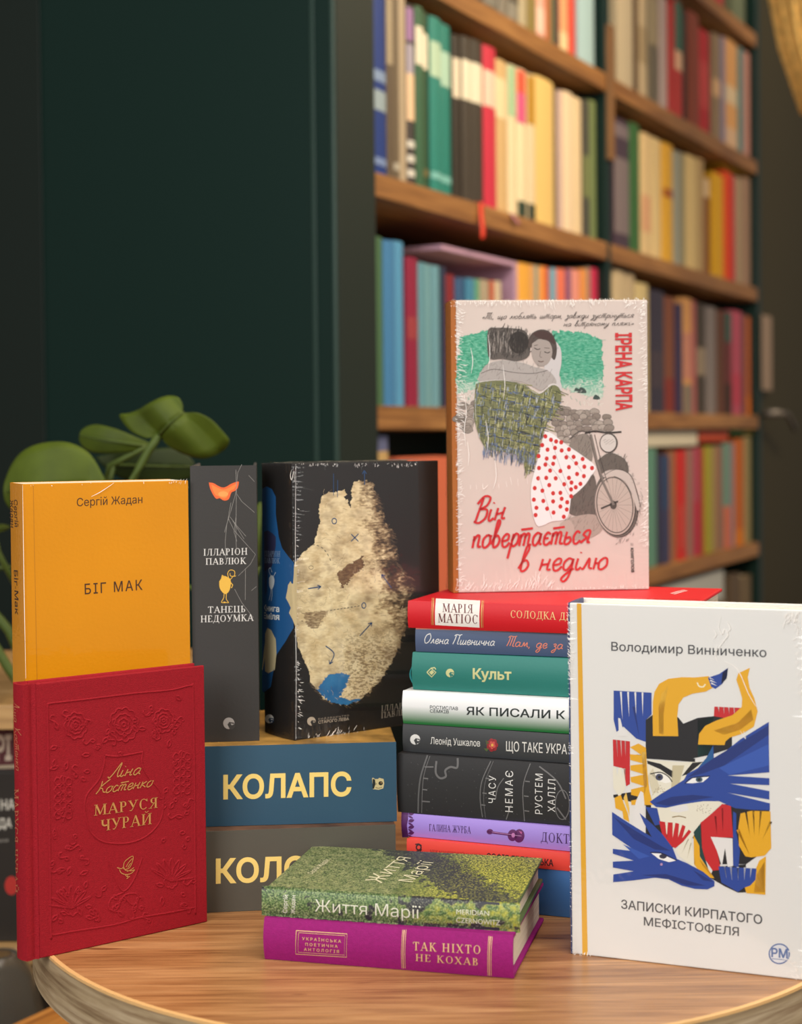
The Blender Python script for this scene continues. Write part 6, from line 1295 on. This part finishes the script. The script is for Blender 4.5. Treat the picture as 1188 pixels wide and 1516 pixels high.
# ---- white book, front right
w0, w1 = on_z(845.7, 1412, .75), on_z(1192, 1452, .75); wd = w1 - w0
WM = mat('white_cover', (234, 233, 228), .45, .04, 400, .35); WS = mat('deep_blue_spine', (44, 62, 112), .45)
whi = make_book((w0.x, w0.y, .7502), wd, UPZ, wd.length, .036, .2366, WM, 'white wrapped book with blue, yellow and red horned figure, standing at right front', GS, spine=WS, bulge=.0006, hinge=.0008)
C = crop(820, 860, 2.527); A = Art(whi, 'front', C); YE = (236, 176, 30); BU = (38, 72, 158); BD = (26, 50, 122); RE = (204, 34, 40); BL_ = (26, 26, 30); CW_ = (238, 234, 214); WW = (236, 234, 230)
A.poly([(87, 84), (104, 85), (128, 1401), (108, 1399)], (232, 174, 40)); A.done('yellow_stripe')
A = Art(whi, 'front', C); TG = (72, 72, 74); A.text('Володимир Винниченко', (216, 261), (797, 285), (216, 228), TG, .008); A.done('author_lettering')
A = Art(whi, 'front', C); A.text('ЗАПИСКИ КИРПАТОГО', (253, 1225), (781, 1284), (253, 1192), TG, .012); A.text('МЕФІСТОФЕЛЯ', (338, 1288), (694, 1328), (338, 1257), TG, .012); A.done('title_lettering')
A = Art(whi, 'front', C); A.ell(845, 1395, 40, 39, (90, 116, 168), 32); A.up(); A.ell(845, 1395, 35, 34, (226, 228, 232), 32); A.up(); A.text('РМ', (815, 1406), (877, 1411), (815, 1373), (90, 116, 168), .03); A.line([(818, 1413), (872, 1418)], 2.5, (90, 116, 168)); A.done('publisher_mark')
A = Art(whi, 'front', C)
def P_(c, *pts, s=0): A.poly(list(pts), c, s)
def wedges(base, pts, c, w0=1.5):
    for (x0, y0, x1, y1, w) in pts: 
        t = Vector((x1 - x0, y1 - y0)).normalized(); n = Vector((-t.y, t.x)) * w; A.poly([(x0 + n.x, y0 + n.y), (x0 - n.x, y0 - n.y), (x1, y1)], c)
# ground darks
P_(BL_, (224, 810), (345, 840), (345, 945), (440, 1000), (520, 960), (600, 1060), (720, 1060), (805, 1000), (808, 850), (640, 835), (560, 900), (380, 850), (290, 790), (224, 800)); P_(BL_, (600, 1070), (720, 1060), (720, 1165), (690, 1166), (640, 1142), (585, 1110)); A.up()
# left blue hand
P_(BU, (225, 410), (367, 418), (367, 500), (345, 520), (345, 602), (310, 590), (262, 545), (236, 565), (225, 520)); A.up()
wedges(0, [(252, 414, 258, 520, 3.5), (279, 415, 283, 510, 3.5), (306, 416, 309, 505, 3.5), (333, 417, 334, 505, 3.5)], WW); P_(WW, (242, 512), (250, 515), (258, 548), (276, 565), (274, 582), (240, 580), (244, 560)); wedges(0, [(300, 470, 322, 590, 5)], BD); A.up()
# hat, hair
P_(BL_, (345, 520), (372, 500), (420, 492), (466, 510), (486, 534), (540, 512), (600, 506), (662, 512), (668, 560), (668, 625), (590, 650), (480, 672), (345, 662)); P_((18, 66, 64), (540, 520), (600, 508), (600, 640), (540, 660)); A.up()
# red hand, top
P_(RE, (602, 470), (702, 475), (700, 500), (660, 516), (600, 506)); wedges(0, [(617, 468, 620, 496, 3), (636, 469, 639, 498, 3), (656, 470, 658, 500, 3), (676, 471, 677, 500, 3)], WW); A.up()
# horns
P_(YE, (372, 580), (371, 500), (372, 450), (378, 415), (395, 385), (430, 366), (480, 360), (530, 361), (580, 356), (596, 375), (602, 396), (570, 414), (520, 422), (486, 436), (468, 462), (463, 510), (467, 581)); P_((244, 190, 60), (395, 570), (393, 470), (405, 420), (430, 396), (420, 440), (412, 500), (412, 575)); A.up()
P_(BU, (578, 362), (620, 348), (653, 325), (650, 355), (632, 385), (606, 404), (590, 396)); P_((24, 30, 60), (632, 345), (653, 325), (648, 365), (628, 386)); A.up(); wedges(0, [(584, 362, 604, 372, 2), (586, 372, 612, 382, 3), (590, 382, 612, 393, 3)], WW); A.line([(538, 380), (545, 394), (560, 396), (568, 386)], 5, (250, 240, 200), 4)
P_(YE, (541, 612), (545, 572), (568, 542), (610, 522), (670, 502), (704, 472), (706, 440), (696, 405), (684, 370), (692, 345), (735, 325), (727, 360), (734, 400), (752, 440), (764, 488), (750, 545), (706, 572), (660, 586), (644, 600), (640, 614)); P_((244, 190, 60), (600, 560), (690, 530), (740, 480), (748, 520), (700, 556), (640, 576)); A.up()
# hat brim and face
P_(CW_, (350, 668), (480, 678), (560, 676), (640, 740), (645, 820), (590, 870), (550, 915), (520, 960), (500, 990), (450, 995), (400, 905), (385, 852), (365, 848), (370, 790), (352, 730)); A.up()
P_((222, 214, 184), (352, 730), (372, 700), (400, 780), (372, 800)); P_((206, 196, 160), (445, 690), (490, 690), (470, 760), (440, 780)); A.line([(310, 656), (400, 662), (530, 671)], 13, BL_); P_(BL_, (350, 672), (400, 684), (447, 712), (446, 738), (400, 705), (352, 684)); P_(BL_, (520, 680), (560, 676), (500, 724), (480, 730))
P_((252, 250, 240), (364, 722), (400, 718), (425, 730), (441, 752), (420, 757), (388, 746)); A.up(); A.ell(396, 734, 14, 13, (70, 74, 100)); A.line([(362, 722), (400, 716), (430, 732), (444, 752)], 4, BL_, 4); A.up(); A.ell(396, 734, 6, 6, BL_)
P_(WW, (438, 840), (500, 838), (506, 858), (470, 866), (438, 862)); A.line([(444, 884), (470, 880), (496, 886)], 4, (150, 130, 90), 4)
for k in range(46): A.ell(rn.uniform(372, 420), rn.uniform(765, 800), 1.6, 1.6, (150, 130, 100), 6) if k < 22 else A.ell(rn.uniform(530, 590), rn.uniform(835, 870), 1.6, 1.6, (150, 130, 100), 6)
A.up()
# left red and cream hands, yellow hand
P_(RE, (222, 593), (286, 600), (286, 760), (272, 768), (262, 702), (224, 692)); wedges(0, [(236, 592, 240, 662, 2.5), (252, 594, 255, 660, 2.5), (268, 596, 270, 660, 2.5)], WW); P_(CW_, (222, 694), (234, 697), (238, 730), (244, 698), (256, 699), (258, 735), (262, 700), (270, 702), (268, 780), (246, 808), (224, 775)); A.up()
P_(YE, (286, 622), (318, 608), (346, 624), (350, 700), (358, 780), (372, 838), (292, 838), (290, 822), (338, 812), (290, 800), (290, 780), (340, 768), (290, 752), (288, 734), (340, 724), (288, 708), (288, 690), (340, 684), (288, 670), (286, 648), (330, 652)); P_((250, 206, 100), (330, 640), (344, 640), (350, 760), (340, 800)); P_(YE, (228, 812), (252, 800), (262, 830), (278, 870), (284, 902), (262, 890), (258, 862), (232, 850)); P_((244, 200, 90), (262, 812), (272, 790), (284, 850), (284, 880)); A.up()
P_(WW, (294, 935), (298, 870), (310, 820), (326, 786), (336, 792), (340, 830), (344, 945), (320, 930)); P_(BU, (344, 845), (388, 850), (402, 910), (380, 915)); A.up()
# big red hand, white fingers, blue block
P_(RE, (550, 905), (590, 872), (632, 834), (664, 842), (672, 960), (604, 960), (626, 1080), (596, 1084), (566, 1040), (552, 980)); wedges(0, [(606, 880, 612, 950, 4), (632, 850, 634, 940, 4)], (150, 24, 34)); P_((18, 66, 64), (524, 940), (552, 905), (556, 1000), (580, 1080), (548, 1030)); A.up()
P_(WW, (588, 957), (670, 963), (672, 1066), (652, 1070), (642, 1000), (630, 1068), (612, 1010)); P_(BU, (672, 862), (684, 870), (684, 940), (698, 1010), (692, 1072), (672, 1066)); A.up()
P_(YE, (700, 870), (740, 860), (812, 862), (815, 1000), (790, 1028), (740, 1034), (718, 1030), (694, 990), (692, 920)); wedges(0, [(720, 862, 736, 960, 4), (748, 860, 752, 955, 4), (776, 862, 768, 955, 4), (814, 900, 780, 970, 5)], BL_); wedges(0, [(690, 930, 735, 1028, 6)], (214, 150, 20)); A.up()
P_(YE, (795, 1030), (793, 1174), (722, 1168), (716, 1146), (742, 1118), (758, 1075), (770, 1046)); P_((244, 196, 80), (760, 1100), (790, 1050), (790, 1165), (750, 1165)); A.up()
P_(BU, (617, 1068), (760, 1076), (756, 1118), (736, 1140), (712, 1148), (690, 1164), (660, 1146), (628, 1128)); wedges(0, [(640, 1068, 648, 1115, 4), (664, 1069, 668, 1122, 4), (690, 1070, 692, 1122, 4), (716, 1072, 714, 1120, 4), (740, 1073, 736, 1112, 4)], (222, 226, 236)); A.up()
# small red hand, cream hand, yellow sleeve
P_(RE, (395, 898), (418, 902), (424, 962), (428, 903), (446, 904), (446, 962), (456, 905), (470, 908), (466, 960), (482, 912), (494, 918), (482, 962), (506, 930), (516, 938), (486, 975), (456, 1000), (426, 985), (406, 945)); A.up()
P_(CW_, (456, 1008), (512, 948), (530, 1050), (526, 1072), (470, 1030)); wedges(0, [(505, 965, 480, 1020, 2), (515, 980, 500, 1040, 2)], (190, 180, 140)); P_(YE, (524, 950), (546, 990), (548, 1032), (602, 1112), (562, 1108), (526, 1060)); P_((250, 206, 100), (545, 1040), (580, 1080), (596, 1108), (560, 1070)); A.up()
# wolves
P_(BU, (360, 826), (400, 798), (450, 768), (488, 744), (500, 722), (540, 700), (572, 662), (598, 614), (600, 662), (640, 640), (700, 592), (806, 527), (806, 600), (808, 716), (650, 728), (808, 738), (808, 764), (660, 758), (808, 786), (808, 818), (650, 792), (810, 832), (810, 858), (740, 856), (680, 850), (620, 824), (560, 824), (480, 836), (420, 849), (384, 846)); A.up()
P_(BD, (500, 735), (600, 662), (806, 540), (806, 575), (640, 690), (560, 720)); P_(BD, (380, 832), (440, 808), (520, 800), (600, 808), (520, 822), (430, 842)); P_((52, 90, 180), (620, 700), (806, 610), (806, 690), (660, 726)); P_((30, 92, 150), (540, 700), (572, 662), (597, 618), (598, 664)); A.up()
P_((250, 250, 246), (496, 756), (520, 738), (583, 732), (560, 752), (520, 757)); A.up(); A.ell(545, 743, 13, 10, (60, 90, 110)); A.up(); A.ell(545, 743, 6, 6, BL_); A.line([(492, 758), (520, 736), (586, 730)], 4, (16, 28, 70), 4)
P_(BU, (219, 864), (270, 898), (330, 935), (368, 958), (338, 905), (322, 868), (372, 912), (410, 950), (446, 998), (462, 1040), (500, 1056), (560, 1088), (603, 1124), (602, 1142), (576, 1154), (530, 1152), (480, 1140), (430, 1116), (380, 1110), (300, 1120), (223, 1127), (224, 1098), (300, 1086), (222, 1072), (222, 1050), (300, 1046), (222, 1020), (222, 1002), (310, 1012), (220, 950)); A.up()
P_(BD, (222, 880), (300, 930), (400, 990), (440, 1010), (380, 1005), (300, 965)); P_(BD, (330, 1100), (420, 1096), (500, 1120), (570, 1140), (500, 1140), (430, 1114)); P_((52, 90, 180), (260, 985), (360, 1030), (320, 1040)); P_(BD, (520, 1080), (600, 1126), (560, 1120)); A.up()
P_((250, 250, 246), (366, 1018), (402, 1020), (459, 1046), (432, 1052), (394, 1040)); A.up(); A.ell(410, 1030, 14, 9, (50, 50, 70)); A.line([(362, 1016), (404, 1018), (462, 1046)], 4, (16, 28, 70), 4); A.ell(404, 1060, 5, 5, (190, 150, 190), 10)
A.done('horned_figure_illustration')
A = Art(whi, 'spine', C, .0002); A.poly2([(.003, .196), (.033, .196), (.033, .216), (.003, .216)], (226, 170, 50)); A.done('spine_mark')
fl = film(whi, .0009, 8); C = crop(820, 860, 2.527)
film_glints(whi, fl, 3, [C, [(628, 130), (618, 170), (632, 200), (640, 180), (654, 200), (636, 225), (612, 260), (600, 280)], [(650, 150), (662, 178), (650, 190)], [(612, 240), (606, 280), (616, 300)], [(640, 300), (690, 330), (730, 420), (760, 470)], [(700, 560), (720, 590), (712, 560)], [(600, 180), (610, 200), (600, 214)]],
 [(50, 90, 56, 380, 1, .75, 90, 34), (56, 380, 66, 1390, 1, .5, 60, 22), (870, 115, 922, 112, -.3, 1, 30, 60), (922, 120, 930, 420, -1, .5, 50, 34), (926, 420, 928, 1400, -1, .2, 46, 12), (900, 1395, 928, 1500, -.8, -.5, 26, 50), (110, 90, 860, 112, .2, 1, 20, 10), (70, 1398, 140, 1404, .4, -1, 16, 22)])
